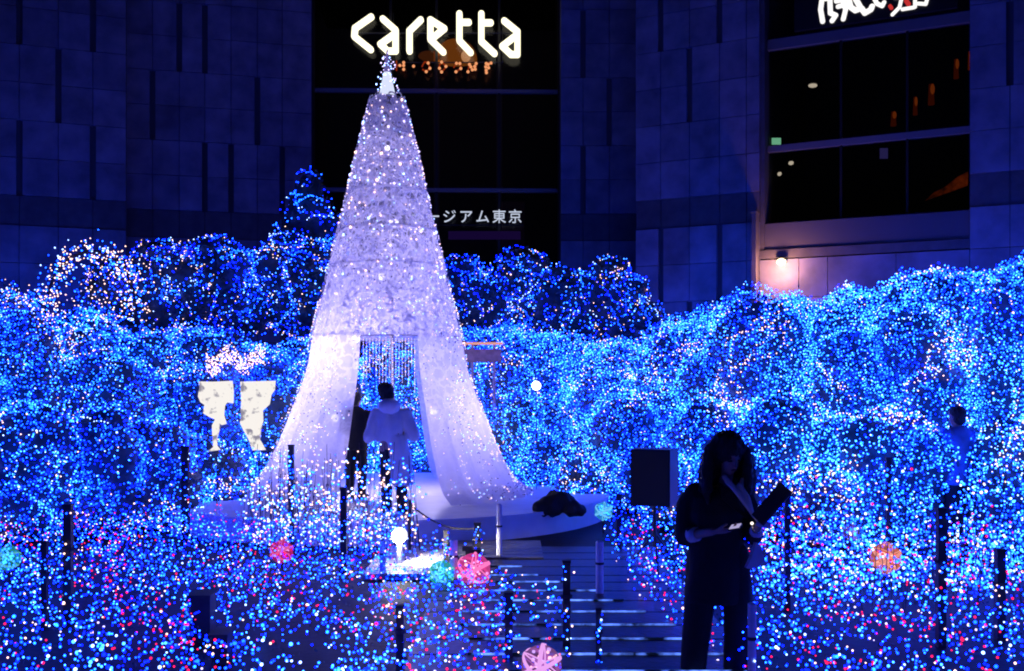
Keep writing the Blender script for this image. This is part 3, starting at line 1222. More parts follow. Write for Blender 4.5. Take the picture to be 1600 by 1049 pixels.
GR = "blue-lit shrubs of the right-hand bank"
right_back = [
    (590, 560, 19.6, 120, "blue-lit shrub seen through the curtain doorway behind the dark-clothed person"),
    (690, 545, 19.4, 120, "blue-lit shrub seen through the curtain doorway's outer half"),
    (790, 512, 18.6, 110, "blue-lit round shrub right behind the pink-lit kiosk frame"),
    (880, 522, 18.0, 120, "blue-lit shrub with a small bright white globe lamp before it"),
    (975, 540, 17.0, 125, "lowest-topped blue-lit shrub, below the outer white-edged back tree"),
    (1070, 506, 16.2, 120, "blue-lit shrub behind the black box on its stand"),
    (1160, 490, 15.4, 120, "blue-lit shrub rising directly behind the woman in the dark suit"),
    (1250, 472, 14.8, 115, "blue-lit shrub under the warm wall lamp"),
    (1335, 460, 14.2, 110, "blue-lit shrub with a streak of pinkish white bulbs, below the low wall"),
    (1432, 424, 13.8, 115, "tall humped blue-lit shrub topped with cyan, under the window's far end"),
    (1515, 430, 13.4, 105, "blue-lit shrub behind the person in a blue jacket"),
    (1590, 410, 12.9, 115, "tallest blue-lit shrub, at the picture's edge"),
    (1690, 405, 12.4, 120, "blue-lit shrub beyond the tallest one, mostly outside the picture"),
    (1830, 390, 10.6, 130, "added blue-lit shrub outside the picture, where the right bank bends round"),  # this and the next two added out of view to light the people
    (2080, 330, 8.2, 150, "added blue-lit shrub outside the picture, level with the thick near post"),
    (2600, 200, 5.6, 220, "added blue-lit shrub outside the picture, level with the suited woman"),
]
for i, (px, yt, Y, w, lb) in enumerate(right_back):
    shrub("lit_shrub", lb, "shrub", GR, mound(px, yt, Y, w * 1.45, seed=i), 760, MIX_BRIGHT, 0.06)
right_front = [
    (860, 640, 16.6, 115, "low blue-lit shrub beside the stage's far side, under the white globe lamp"),
    (960, 650, 15.6, 120, "low blue-lit shrub just behind the small cyan ball"),
    (1100, 640, 13.6, 120, "low blue-lit shrub between the black box and the suited woman"),
    (1210, 640, 12.7, 110, "low blue-lit shrub behind the binder in the woman's hand"),
    (1300, 650, 12.2, 105, "low blue-lit shrub with pinkish bulbs, up from the orange ball"),
    (1400, 640, 12.0, 110, "low blue-lit shrub with dark thin stakes before it, right behind the orange ball"),
    (1590, 650, 11.2, 105, "low blue-lit shrub on the outer side of the person in blue"),
]
for i, (px, yt, Y, w, lb) in enumerate(right_front):
    shrub("lit_shrub", lb, "shrub", GR, mound(px, yt, Y, w * 1.2, depth=0.7, seed=40 + i), 680, MIX_BRIGHT, 0.03)

GW = "added blue-lit shrubs along the foot of the stone walls"  # shrubs out of sight, added to throw blue light up the walls
foot = [(1030, 505, 27.5, "added blue-lit shrub at the wall's foot behind the bank, under the stone pier's first column"),
        (1120, 480, 26.8, "added blue-lit shrub at the wall's foot behind the bank, under the stone pier's outer column"),
        (1225, 462, 25.8, "added blue-lit shrub at the wall's foot behind the bank, straight below the wall lamp"),
        (1330, 448, 25.0, "added blue-lit shrub at the wall's foot behind the bank, mid-way along the low wall"),
        (1440, 440, 24.3, "added blue-lit shrub at the wall's foot behind the tall humped shrub"),
        (1545, 425, 23.6, "added blue-lit shrub at the wall's foot behind the tallest shrub"),
        (1660, 410, 22.8, "added blue-lit shrub at the wall's foot past the picture's edge"),
        (-110, 455, 24.5, "added blue-lit shrub at the left wall's foot past the picture's edge"),
        (15, 470, 25.6, "added blue-lit shrub at the left wall's foot behind the sloping shrub"),
        (140, 480, 26.8, "added blue-lit shrub at the left wall's foot behind the open arch")]
for i, (px, yt, Y, lb) in enumerate(foot):
    shrub("lit_shrub", lb, "shrub", GW, mound(px, yt, Y, 115, depth=1.0, seed=160 + i), 230, MIX_BRIGHT, 0.0, rad=(0.015, 0.022), leaf_d=60, lf=(0.1, 0.16))

GL = "blue-lit shrubs of the left-hand bank"
left_back = [
    (-560, 320, 8.0, 160, "added blue-lit shrub outside the picture, level with the near pair of posts"),  # first three added beyond the frame as side light for the figures
    (-1100, 200, 5.6, 220, "added blue-lit shrub outside the picture, nearest to the viewer on the left"),
    (-260, 400, 10.8, 140, "added blue-lit shrub outside the picture, where the left bank bends round"),
    (-70, 440, 14.6, 120, "blue-lit shrub mostly outside the picture, past the sloping one"),
    (12, 452, 15.0, 110, "blue-lit shrub sloping down from the picture's edge below the stone wall"),
    (110, 512, 15.6, 120, "blue-lit shrub under the small open arch of white bulbs"),
    (205, 520, 16.2, 115, "blue-lit shrub with whitish bulbs just past the open arch"),
    (300, 518, 16.6, 115, "blue-lit shrub behind the first white cut-out panel"),
    (395, 535, 17.0, 115, "blue-lit shrub behind the second white cut-out panel"),
    (480, 528, 17.4, 105, "blue-lit shrub touching the cone tree's left flank"),
]
for i, (px, yt, Y, w, lb) in enumerate(left_back):
    ex = None
    if px == 300:
        n = 420
        q = RNG.uniform(size=(n, 2))
        ep = np.array([P(322 + 92 * a, 548 + 30 * b + 10 * math.sin(a * 12), 15.55)[:] for a, b in q])
        ex = (ep, np.where(RNG.uniform(size=n) < 0.7, WARM, VIOLET), RNG.uniform(0.009, 0.014, n))
    shrub("lit_shrub", lb, "shrub", GL, mound(px, yt, Y, w * 1.45, seed=80 + i), 560, MIX_LEFT, 0.02, extra=ex)
left_front = [
    (30, 640, 12.4, 125, "low blue-lit shrub at the picture's near left edge, above the teal ball"),
    (145, 655, 12.8, 115, "low dark-patched blue-lit shrub between edge and tall dark post"),
    (245, 655, 13.4, 110, "low blue-lit shrub right behind the tall dark post by the stage"),
    (335, 690, 14.6, 90, "low blue-lit shrub below the first white panel"),
    (415, 710, 15.8, 80, "small blue-lit shrub below the second white panel, by the curtain foot"),
]
for i, (px, yt, Y, w, lb) in enumerate(left_front):
    shrub("lit_shrub", lb, "shrub", GL, mound(px, yt, Y, w * 1.2, depth=0.7, seed=120 + i), 520, MIX_LEFT, 0.0)

GB = "light-strung trees at the back of the plaza"


def canopy(px, yt, yb, Y, wpx, seed, nl=7):
    r = random.Random(seed)
    c = P(px, (yt + yb) / 2, Y)
    w, h = wpx * Y / 1600, (yb - yt) * Y / 1600
    lobes = [(tuple(c), (w * 0.46, 0.75, h * 0.40))]
    for i in range(nl):
        q = r.uniform(0.2, 0.3) * w
        lobes.append(((c.x + r.uniform(-0.42, 0.42) * w, c.y + r.uniform(-0.6, 0.5), c.z + r.uniform(-0.36, 0.30) * h), (q, q, q * 0.9)))
    lobes.append(((c.x + r.uniform(-0.1, 0.1) * w, c.y, c.z + h * 0.36), (0.26 * w, 0.5, 0.16 * h)))
    return lobes, [((c.x, c.y, 0), (c.x + 0.05, c.y, c.z - h * 0.2), 0.11, 0.07), ((c.x + 0.05, c.y, c.z - h * 0.25), (c.x - w * 0.25, c.y, c.z + h * 0.1), 0.05, 0.02),
                   ((c.x + 0.05, c.y, c.z - h * 0.25), (c.x + w * 0.28, c.y, c.z + h * 0.15), 0.05, 0.02)]


back = [
    (240, 376, 520, 22.5, 150, "light-strung back tree nearest the open arch, bluish white bulbs"),
    (340, 370, 525, 22.8, 150, "light-strung back tree in the middle of the group left of the cone"),
    (440, 366, 530, 23.0, 150, "light-strung back tree below the pointed tree"),
    (520, 385, 530, 22.0, 120, "light-strung back tree half hidden by the cone tree's left flank"),
    (735, 402, 530, 22.6, 130, "light-strung back tree half hidden by the cone tree's right flank"),
    (808, 388, 530, 23.0, 110, "light-strung back tree with a raised peak under the Japanese lettering"),
    (885, 415, 535, 22.6, 130, "light-strung back tree between the peaked one and the white-edged one"),
    (958, 404, 560, 22.0, 115, "round back tree edged with white bulbs before the stone pier"),
]
for i, (px, yt, yb, Y, w, lb) in enumerate(back):
    lo_, stm = canopy(px, yt, yb, Y, w * 1.12, 200 + i)
    shrub("lit_tree", lb, "tree", GB, lo_, 175, MIX_BACK, 0.12 if px < 350 or px > 940 else 0.02, rad=(0.0105, 0.0165), leaf_d=80, stem=stm, core=0.8, lf=(0.10, 0.16))

# pointed dark tree beside the cone
c = P(484, 330, 24.0)
lo_ = [((c.x, c.y, c.z - 0.9), (0.9, 0.8, 1.0)), ((c.x - 0.02, c.y, c.z - 0.1), (0.62, 0.6, 0.75)), ((c.x, c.y, c.z + 0.45), (0.36, 0.36, 0.55)),
       ((c.x + 0.5, c.y, c.z - 0.5), (0.4, 0.4, 0.5)), ((c.x - 0.5, c.y, c.z - 0.6), (0.35, 0.4, 0.4)), ((c.x, c.y, c.z - 2.2), (0.9, 0.8, 1.0))]
shrub("lit_tree", "narrow pointed dark tree with sparse blue bulbs beside the cone tree", "tree", GB, lo_, 75, (0.3, 0.36, 0.2, 0.05, 0.10, 0.03), 0.0,
      rad=(0.014, 0.02), leaf_d=80, stem=[((c.x, c.y, 0), (c.x, c.y, c.z), 0.12, 0.05)], core=0.8, lf=(0.10, 0.16))

# open arch of white bulbs (a bent bare frame wound with lights)
ar = thing("light_arch", "open arch wound with white and pinkish bulbs at the far left back", "arch", P(125, 520, 21.0) * 1.0)
arc = [(70, 520), (72, 470), (85, 430), (110, 402), (140, 392), (170, 398), (195, 420), (208, 455), (212, 500)]
ap = [P(a, b, 21.0) for a, b in arc]
ap = [Vector((ap[0].x, 21.0, 0))] + ap + [Vector((ap[-1].x, 21.0, 0))]
m = MB()
for a, b in zip(ap[:-1], ap[1:]):
    m.tube(a, b, 0.035, 0.035, 8)
m.build("frame", post_dark, ar)
q, cc = [], []
for a, b in zip(ap[1:-2], ap[2:-1]):
    k = int((b - a).length * 150)
    for i in range(k):
        z = a.lerp(b, random.random()) + Vector((random.gauss(0, 0.16), random.gauss(0, 0.16), random.gauss(0, 0.16)))
        q.append(z[:])
        cc.append(random.choices([WARM, WHITE, BLUE, AZURE], (0.45, 0.15, 0.25, 0.15))[0])
for i in range(90):
    z = P(random.uniform(95, 205), random.uniform(425, 515), 21.0 + random.uniform(-0.2, 0.2))
    q.append(z[:])
    cc.append(random.choice([WARM, WARM, VIOLET, BLUE]))
fairy("fairy_lights", np.array(q), np.array(cc), RNG.uniform(0.014, 0.022, len(q)), ar)

# ------------------------------------------------------------------ cone tree of sheer curtains
tc_ = Vector((stageC.x, stageC.y, 0.30))
tree = thing("curtain_tree", "tall glowing white cone of sheer lace curtains with an open doorway", "light sculpture", tc_)
prof = [(6.13, 0.23), (5.60, 0.365), (5.15, 0.48), (4.75, 0.56), (4.17, 0.71), (3.65, 0.83), (3.12, 0.955), (2.58, 1.085), (2.09, 1.17), (1.52, 1.38), (0.95, 1.60), (0.475, 1.87), (0.31, 2.14)]
cam_dir = math.atan2(-tc_.y, -tc_.x) + math.radians(1.5)


def r_smooth(z):
    """Catmull-Rom through the profile, so the lower drape has no kinks"""
    for j in range(len(prof) - 1):
        if prof[j][0] >= z >= prof[j + 1][0]:
            break
    p0, p1, p2, p3 = prof[max(0, j - 1)], prof[j], prof[j + 1], prof[min(len(prof) - 1, j + 2)]
    t = (z - p1[0]) / (p2[0] - p1[0])
    m1 = (p2[1] - p0[1]) / (p2[0] - p0[0]) * (p2[0] - p1[0])
    m2 = (p3[1] - p1[1]) / (p3[0] - p1[0]) * (p2[0] - p1[0])
    return (2 * t ** 3 - 3 * t ** 2 + 1) * p1[1] + (t ** 3 - 2 * t ** 2 + t) * m1 + (-2 * t ** 3 + 3 * t ** 2) * p2[1] + (t ** 3 - t ** 2) * m2


def tier_mesh(z1, r1, z0, r0, k, opening, nseg=240, rows_=5, foldy=0.0):
    vs, fs = [], []
    front = math.radians(20.5)
    backo = math.radians(24)
    for j in range(rows_ + 1):
        f = j / rows_
        z = z1 + (z0 - z1) * f
        if k < 5:
            r = r1 + (r0 - r1) * (f ** 1.12) + 0.028 * f
        else:
            r = r_smooth(z)
        amp = 0.0 if k < 6 else 0.055 * max(0.0, min(1.0, (3.1 - z) / 2.8))
        for i in range(nseg + 1):
            a = cam_dir + 2 * math.pi * i / nseg
            fold = amp * (0.6 * math.sin(a * 26 + math.sin(a * 7) * 1.5) + 0.4 * math.sin(a * 13 + 0.6) + 0.5 * noise.noise(Vector((math.cos(a) * 6, math.sin(a) * 6, z * 0.5))))
            fold += 0.006 * math.sin(a * 41 + (k if k < 6 else 6) * 2.1)
            rr = r + fold + 0.012 * noise.noise(Vector((math.cos(a) * 3, math.sin(a) * 3, z * 2)))
            vs.append((tc_.x + rr * math.cos(a), tc_.y + rr * math.sin(a), z))
    for j in range(rows_):
        for i in range(nseg):
            a = 2 * math.pi * (i + 0.5) / nseg
            da = min(a, 2 * math.pi - a)
            if opening and (da < front or abs(a - math.pi) < backo):
                continue
            fs.append((j * (nseg + 1) + i, j * (nseg + 1) + i + 1, (j + 1) * (nseg + 1) + i + 1, (j + 1) * (nseg + 1) + i))
    return vs, fs


tl_pts, tl_cls, tl_r = [], [], []
for k in range(len(prof) - 1):
    (z1, r1), (z0, r0) = prof[k], prof[k + 1]
    op = k >= 7
    vs, fs = tier_mesh(z1, r1, z0 - (0.03 if k < 5 else 0), r0, k, op, foldy=0.0 if k < 6 else (0.016 + 0.018 * (k - 6)))
    m = MB()
    m.add(vs, fs)
    me = m.mesh("curtain_tier", [tulle_lace], smooth=True)
    tier = link("curtain_tier", me, tree)
    # satin hem rope along the lower edge
    if k < 5:
        h = MB()
        n = 96
        for i in range(n):
            a0, a1 = 2 * math.pi * i / n, 2 * math.pi * (i + 1) / n
            am = (a0 + a1) / 2
            da = min(am, 2 * math.pi - am)
            if op and (da < math.radians(20.5) or abs(am - math.pi) < math.radians(24)):
                continue
            rr = r0 + 0.030
            c0_, s0_, c1_, s1_ = math.cos(cam_dir + a0), math.sin(cam_dir + a0), math.cos(cam_dir + a1), math.sin(cam_dir + a1)
            h.add([(tc_.x + rr * c0_, tc_.y + rr * s0_, z0 - 0.035), (tc_.x + rr * c1_, tc_.y + rr * s1_, z0 - 0.035),
                   (tc_.x + (rr + 0.012) * c1_, tc_.y + (rr + 0.012) * s1_, z0 - 0.012), (tc_.x + (rr + 0.012) * c0_, tc_.y + (rr + 0.012) * s0_, z0 - 0.012)], [(0, 1, 2, 3)])
        h.build("hem", hem_m, tier)["kind"] = "stuff"
    # bulbs on this tier
    area = math.pi * (r0 + r1) * (z1 - z0)
    dens = 105 if k < 3 else (80 if k < 6 else 300)
    for i in range(int(area * dens)):
        a = random.uniform(0, 2 * math.pi)
        da = min(a, 2 * math.pi - a)
        if op and (da < math.radians(21.5) or abs(a - math.pi) < math.radians(24)):
            continue
        f = random.random()
        r = (r1 + (r0 - r1) * f + 0.035) if k < 6 else r_smooth(z1 + (z0 - z1) * f) + 0.05
        q = (tc_.x + r * math.cos(cam_dir + a), tc_.y + r * math.sin(cam_dir + a), z1 + (z0 - z1) * f)
        if k >= 3 and nz3(q, 2.8, 7.0) < 0.0 and random.random() < 0.85:
            continue
        if k >= 7:
            if nz3((a * 2.2, z1 * 0.2, 0.0), 1.6, 21.0) < -0.02 and random.random() < 0.6:
                continue
            a = round(a * 46) / 46 + random.gauss(0, 0.003)
            q = (tc_.x + r * math.cos(cam_dir + a), tc_.y + r * math.sin(cam_dir + a), q[2])
        tl_pts.append(q)
        tl_cls.append(random.choices([VIOLET, WHITE, WARM], (0.55, 0.2, 0.25))[0])
        if k >= 6:
            tl_r.append(random.uniform(0.005, 0.011))
            continue
        tl_r.append(random.uniform(0.008, 0.017) if random.random() < 0.85 else random.uniform(0.018, 0.028))
fairy("fairy_lights", np.array(tl_pts), np.array(tl_cls), np.array(tl_r), tree)

# little curled lace flakes sewn on the net, dark petals on the lower curtain
fl = MB()
pt = MB()
for i in range(2200):
    k = random.choice((0, 1, 2, 3, 4, 5, 5, 6, 6))
    (z1, r1), (z0, r0) = prof[k], prof[k + 1]
    a = random.uniform(0, 2 * math.pi)
    if k >= 7 and (a < math.radians(22) or a > math.radians(338) or abs(a - math.pi) < math.radians(25)):
        continue
    f = random.random()
    r = r1 + (r0 - r1) * f + 0.026
    c = Vector((tc_.x + r * math.cos(cam_dir + a), tc_.y + r * math.sin(cam_dir + a), z1 + (z0 - z1) * f))
    nrm = Vector((math.cos(cam_dir + a), math.sin(cam_dir + a), 0.2)).normalized()
    u = Vector((-math.sin(cam_dir + a), math.cos(cam_dir + a), 0))
    w = nrm.cross(u)
    ang, sz = random.uniform(0, 6.28), random.uniform(0.03, 0.06)
    pts = []
    for j in range(5):
        t_ = ang + j * 0.75
        pts.append((c + (u * math.cos(t_) + w * math.sin(t_)) * sz + nrm * random.uniform(0, 0.012), t_))
    for (p0, t0), (p1, t1) in zip(pts[:-1], pts[1:]):
        i0 = (u * math.cos(t0) + w * math.sin(t0)) * 0.013
        i1 = (u * math.cos(t1) + w * math.sin(t1)) * 0.013
        fl.add([p0 - i0, p0 + i0, p1 + i1, p1 - i1], [(0, 1, 2, 3)])
for i in range(4200):
    k = random.randrange(4, 12)
    (z1, r1), (z0, r0) = prof[k], prof[k + 1]
    a = random.uniform(-math.pi, math.pi)
    if k >= 7 and (abs(a) < math.radians(22) or abs(abs(a) - math.pi) < math.radians(25)):
        continue
    f = random.random()
    r = r1 + (r0 - r1) * f ** 1.12 + 0.045
    c = Vector((tc_.x + r * math.cos(cam_dir + a), tc_.y + r * math.sin(cam_dir + a), z1 + (z0 - z1) * f))
    if nz3(c, 1.6, 2.0) < 0.0:
        continue
    u = Vector((random.gauss(0, 1), random.gauss(0, 0.4), random.gauss(0, 1))).normalized()
    w = u.cross(Vector((math.cos(cam_dir + a), math.sin(cam_dir + a), 0))).normalized()
    s_ = random.uniform(0.008, 0.019)
    pt.add([c - u * s_, c + w * s_ * 0.6, c + u * s_, c - w * s_ * 0.6], [(0, 1, 2, 3)])
o = fl.build("lace_curls", hem_m, tree)
o["kind"] = "stuff"
o = pt.build("dark_petals", pbr("petal_dark", (0.05, 0.03, 0.08), 0.8), tree)
o["kind"] = "stuff"

# bead strings hanging in the doorway
q, cc = [], []
wires = MB()
for i in range(17):
    a = cam_dir + math.radians(-19 + 38 * i / 16)
    r = 1.085
    x, y = tc_.x + r * math.cos(a), tc_.y + r * math.sin(a)
    ln = random.uniform(0.42, 0.86)
    wires.tube((x, y, 2.56), (x, y, 2.56 - ln), 0.0015, 0.0015, 4)
    z = 2.54 - random.uniform(0, 0.02)
    while z > 2.56 - ln:
        q.append((x, y, z))
        cc.append(random.choices([VIOLET, WARM, WHITE], (0.7, 0.15, 0.15))[0])
        z -= random.uniform(0.018, 0.026)
fairy("bead_strings", np.array(q), np.array(cc), RNG.uniform(0.005, 0.009, len(q)), tree)
wires.build("bead_wires", rope_m, tree)
# inner ring frame and mast
m = MB()
m.tube((tc_.x, tc_.y + 0.9, 0.31), (tc_.x, tc_.y + 0.1, 6.1), 0.03, 0.02, 8)
for z, r in ((2.58, 1.03), (4.18, 0.66), (5.65, 0.32)):
    for i in range(32):
        a0, a1 = 2 * math.pi * i / 32, 2 * math.pi * (i + 1) / 32
        m.tube((tc_.x + r * math.cos(a0), tc_.y + r * math.sin(a0), z), (tc_.x + r * math.cos(a1), tc_.y + r * math.sin(a1), z), 0.012, 0.012, 5)
m.build("frame", metal_blue, tree)
# spire
sp = MB()
sp.tube((tc_.x, tc_.y, 6.17), (tc_.x, tc_.y, 6.52), 0.125, 0.055, 16)
spire = sp.build("spire", emit("spire_glow", (0.72, 0.78, 1.0), 1.0), tree, smooth=True)
sp = MB()
sp.tube((tc_.x, tc_.y, 6.53), (tc_.x, tc_.y, 6.86), 0.055, 0.008, 12)
sp.build("spire_tip", emit("spire_tip_glow", (0.35, 0.28, 0.9), 0.35), spire, smooth=True)
m = MB()
m.tube((tc_.x, tc_.y, 6.10), (tc_.x, tc_.y, 6.16), 0.17, 0.15, 20)
m.build("collar", black_frame, tree)
q = []
for i in range(60):
    z = random.uniform(6.2, 6.82)
    r = 0.15 * (1 - (z - 6.15) / 0.75) + random.uniform(0.01, 0.07)
    a = random.uniform(0, 6.28)
    q.append((tc_.x + r * math.cos(a), tc_.y + r * math.sin(a), z))
fairy("spire_bulbs", np.array(q), np.array([random.choice([VIOLET, WHITE]) for _ in q]), RNG.uniform(0.008, 0.018, len(q)), tree)


# lamps inside the curtains (bulb you can find plus its light)
def inner_lamp(x, y, z, e, r=0.06, col=(0.80, 0.70, 1.0)):
    m = MB()
    m.ell((x, y, z), r, 12, 8)
    b = m.build("bulb", MATS.get("inner_bulb") or emit("inner_bulb", (0.85, 0.82, 1.0), 3.0), tree, smooth=True)
    m = MB()
    m.tube((x, y, z + r * 0.9), (x, y, z + r + 0.08), 0.03, 0.03, 8)
    m.build("socket", black_frame, b)
    L = bpy.data.lights.new("tree_light", 'POINT')
    L.energy = e
    L.color = col
    L.shadow_soft_size = 0.15
    lo = bpy.data.objects.new("tree_light", L)
    COL.objects.link(lo)
    lo.parent = tree
    lo.location = Vector((x, y, z - r - 0.17)) - tc_


inner_lamp(tc_.x - 0.42, tc_.y - 0.30, 2.55, 46)
inner_lamp(tc_.x - 0.1, tc_.y + 0.1, 3.5, 16, r=0.05)
inner_lamp(tc_.x + 0.70, tc_.y - 0.1, 1.5, 36)
inner_lamp(tc_.x - 0.75, tc_.y - 0.15, 1.4, 48)
inner_lamp(tc_.x + 0.1, tc_.y + 0.1, 4.3, 10)
inner_lamp(tc_.x, tc_.y, 5.4, 4, r=0.04)

# ------------------------------------------------------------------ white cut-out panels
pan_m, nt, out = new_mat("lit_cutout")
e = nt.nodes.new("ShaderNodeEmission")
tcn = nt.nodes.new("ShaderNodeTexCoord")
v = nt.nodes.new("ShaderNodeTexNoise")
v.inputs["Scale"].default_value = 11
v.inputs["Detail"].default_value = 5
r_ = nt.nodes.new("ShaderNodeValToRGB")
r_.color_ramp.elements[0].position = 0.36
r_.color_ramp.elements[0].color = (0.30, 0.28, 0.36, 1)
r_.color_ramp.elements[1].position = 0.47
r_.color_ramp.elements[1].color = (1.0, 0.95, 0.90, 1)
nt.links.new(tcn.outputs["Object"], v.inputs["Vector"])
nt.links.new(v.outputs[0], r_.inputs[0])
nt.links.new(r_.outputs[0], e.inputs[0])
e.inputs[1].default_value = 0.95
nt.links.new(e.outputs[0], out.inputs[0])


def zp(x, y, Y=13.35):
    return P(270 + x / 5.243, 520 + y / 5.243, Y)


cut1 = [(210, 400), (330, 402), (480, 395), (490, 480), (488, 580), (440, 570), (418, 600), (412, 680), (432, 748), (400, 758), (372, 735), (378, 790), (352, 870), (356, 930), (382, 962), (280, 978),
        (330, 938), (322, 840), (320, 760), (345, 712), (296, 690), (246, 660), (258, 592), (225, 570), (205, 520), (218, 450)]
cut2 = [(552, 402), (690, 398), (835, 394), (828, 470), (800, 510), (786, 588), (730, 640), (735, 720), (714, 800), (708, 880), (755, 962), (652, 966), (622, 880), (578, 800), (550, 742), (560, 560)]
for cut, lb in ((cut1, "white lit cut-out panel shaped like a ragged goblet, the one further from the cone tree"), (cut2, "white lit cut-out panel with one straight edge, the one nearer the cone tree")):
    mid = [sum(q[0] for q in cut) / len(cut), sum(q[1] for q in cut) / len(cut)]
    t = thing("cutout_panel", lb, "light panel", Vector((zp(*mid).x, 13.4, 0)), "white cut-out panels")
    m = MB()
    m.prism([zp(*q) for q in cut], (0, 0.06, 0))
    m.build("lit_face", pan_m, t)
    m = MB()
    b_ = zp(mid[0], 930)
    m.tube((b_.x, 13.44, 0), (b_.x, 13.44, zp(0, 420).z), 0.008, 0.008, 8)
    m.build("stake", post_dark, t)

# ------------------------------------------------------------------ kiosk frame right of the cone
kb = P(755, 700, 16.9)
kio = thing("kiosk_frame", "slim frame with a pink-lit top bar just right of the cone tree", "frame", (kb.x, 16.9, 0))
m = MB()
for px in (738, 772):
    x = P(px, 0, 16.9).x
    m.box((x, 16.9, 1.28), (0.05, 0.05, 2.56))
m.build("post", pbr("kiosk_paint", (0.35, 0.28, 0.33), 0.5), kio)
m = MB()
a, b = P(716, 537, 16.85), P(786, 537, 16.85)
m.tube(a, b, 0.022, 0.022, 8)
m.build("top_light", emit("pink_tube", (1.0, 0.45, 0.42), 0.75), kio)
m = MB()
m.box(P(752, 556, 16.88), (0.66, 0.04, 0.22))
m.build("header_board", pbr("kiosk_board", (0.30, 0.18, 0.2), 0.6, vary=0.3, scale=12), kio)
# white globe lamp
gl = P(838, 603, 15.6)
t = thing("globe_lamp", "small bright white globe lamp on a thin pole amid the blue shrubs", "lamp", (gl.x, 15.6, 0))
m = MB()
m.ell(gl, 0.07, 16, 10)
m.build("globe", emit("globe_white", (0.9, 0.95, 1.0), 5.0), t, smooth=True)
m = MB()
m.tube((gl.x, 15.6, 0), (gl.x, 15.6, gl.z - 0.072), 0.007, 0.007, 8)
m.build("pole", post_dark, t)

# ------------------------------------------------------------------ low light beds in the foreground
def bed(name, label, pts_fn, n_l, n_leaf, base, seed):
    t = thing(name, label, "light bed", base, None, "stuff")
    r = random.Random(seed)
    lp, ls = [], []
    q, cc, rr = [], [], []
    stems = []
    while len(q) < n_l:
        x, y = pts_fn(r)
        hn = noise.noise(Vector((x * 1.5, y * 1.5, seed)))
        gap = noise.noise(Vector((x * 1.0 + 9, y * 1.0, seed + 4)))
        if gap < -0.42 and r.random() < 0.6:
            continue
        far = min(1, max(0, (y - 7.0) / 5.0))
        h = 0.10 + 0.36 * max(0, hn + 0.45) + 0.14 * far
        z = 0.03 + h * r.random() ** 0.9
        redness = noise.noise(Vector((x * 1.25 + 3, y * 1.25, seed + 8)))
        wts = [0.36, 0.32, 0.19, 0.06, 0.035, 0.03, 0.05, 0.02]
        if redness > 0.12:
            wts = [0.26, 0.24, 0.10, 0.02, 0.03, 0.05, 0.32, 0.05]
        elif redness < -0.25:
            wts = [0.18, 0.26, 0.28, 0.16, 0.10, 0.02, 0.0, 0.0]
        if z > h * 0.75:
            wts[RED] *= 0.4
        q.append((x, y, z))
        cc.append(r.choices(range(8), wts)[0])
        rr.append(r.uniform(0.0050, 0.0098) * (1.0 if r.random() < 0.92 else 1.45))
    while len(lp) < n_leaf:
        x, y = pts_fn(r)
        hn = noise.noise(Vector((x * 1.5, y * 1.5, seed)))
        lp.append((x, y, 0.02 + (0.05 + 0.20 * max(0, hn + 0.40)) * r.random() ** 1.5))
    vs, fs = leaf_quads(np.array(lp), RNG.uniform(0.02, 0.04, len(lp)))
    o = link("ground_foliage", np_mesh("ground_foliage", vs, fs, None, [leaf]), t)
    o["kind"] = "stuff"
    fairy("fairy_lights", np.array(q), np.array(cc), np.array(rr), t, ico=True)
    return t


def left_pts(r):
    while True:
        y = 3.0 + 10.2 * r.random()
        x = r.uniform(-7.2, 0.5)
        if y > 5.8 and x / y * 1600 + 800 < -60:
            continue
        if y <= 5.8 and x < -4.5:
            continue
        edge = -0.62 if y > 9.6 else (-0.25 if y > 9.0 else 0.0)
        if x > edge and not (y < 9.0 and x < 0.36 and r.random() < 0.45):
            continue
        if (x - stageC.x) ** 2 + (y - stageC.y) ** 2 < (SR + 0.12) ** 2:
            continue
        # the floodlit paving stays clear
        if y > 9.9 and x > -1.25 and not (y < 10.5 and r.random() < 0.45):
            continue
        return x, y


def right_pts(r):
    while True:
        y = 3.0 + 9.2 * r.random()
        x = r.uniform(0.8, 6.6)
        if y > 5.8 and x / y * 1600 + 800 > 1680:
            continue
        if y <= 5.8 and x > 4.5:
            continue
        if x < 1.08 + max(0, (9.0 - y)) * 0.12:
            continue
        return x, y


bed("light_bed", "low planting full of blue and red fairy lights on the side of the stage's left", left_pts, 11500, 2200, (-3, 9, 0), 3)
bed("light_bed", "low planting full of blue and red fairy lights round the suited woman", right_pts, 7200, 2200, (3.5, 9, 0), 11)

# sparse net of bulbs on thin stems before the doorway
t = thing("light_stems", "sparse pinkish and blue bulbs on thin wires before the curtain's foot", "light bed", (-2.2, 11.6, 0), None, "stuff")
q, cc = [], []
wm = MB()
for i in range(105):
    px = random.uniform(385, 650)
    Y = random.uniform(11.2, 11.85)
    top = P(px, random.uniform(690, 790), Y)
    b0 = Vector((top.x + random.uniform(-0.1, 0.1), Y, 0))
    wm.tube(b0, top, 0.004, 0.003, 4)
    for j in range(random.randint(7, 13)):
        z = b0.lerp(top, random.uniform(0.15, 1)) + Vector((random.gauss(0, 0.06), random.gauss(0, 0.04), 0))
        q.append(z[:])
        cc.append(random.choices([WARM, WHITE, AZURE, BLUE, VIOLET], (0.28, 0.18, 0.22, 0.22, 0.1))[0])
fairy("fairy_lights", np.array(q), np.array(cc), RNG.uniform(0.009, 0.014, len(q)), t, ico=True)
o = wm.build("wires", rope_m, t)
o["kind"] = "stuff"
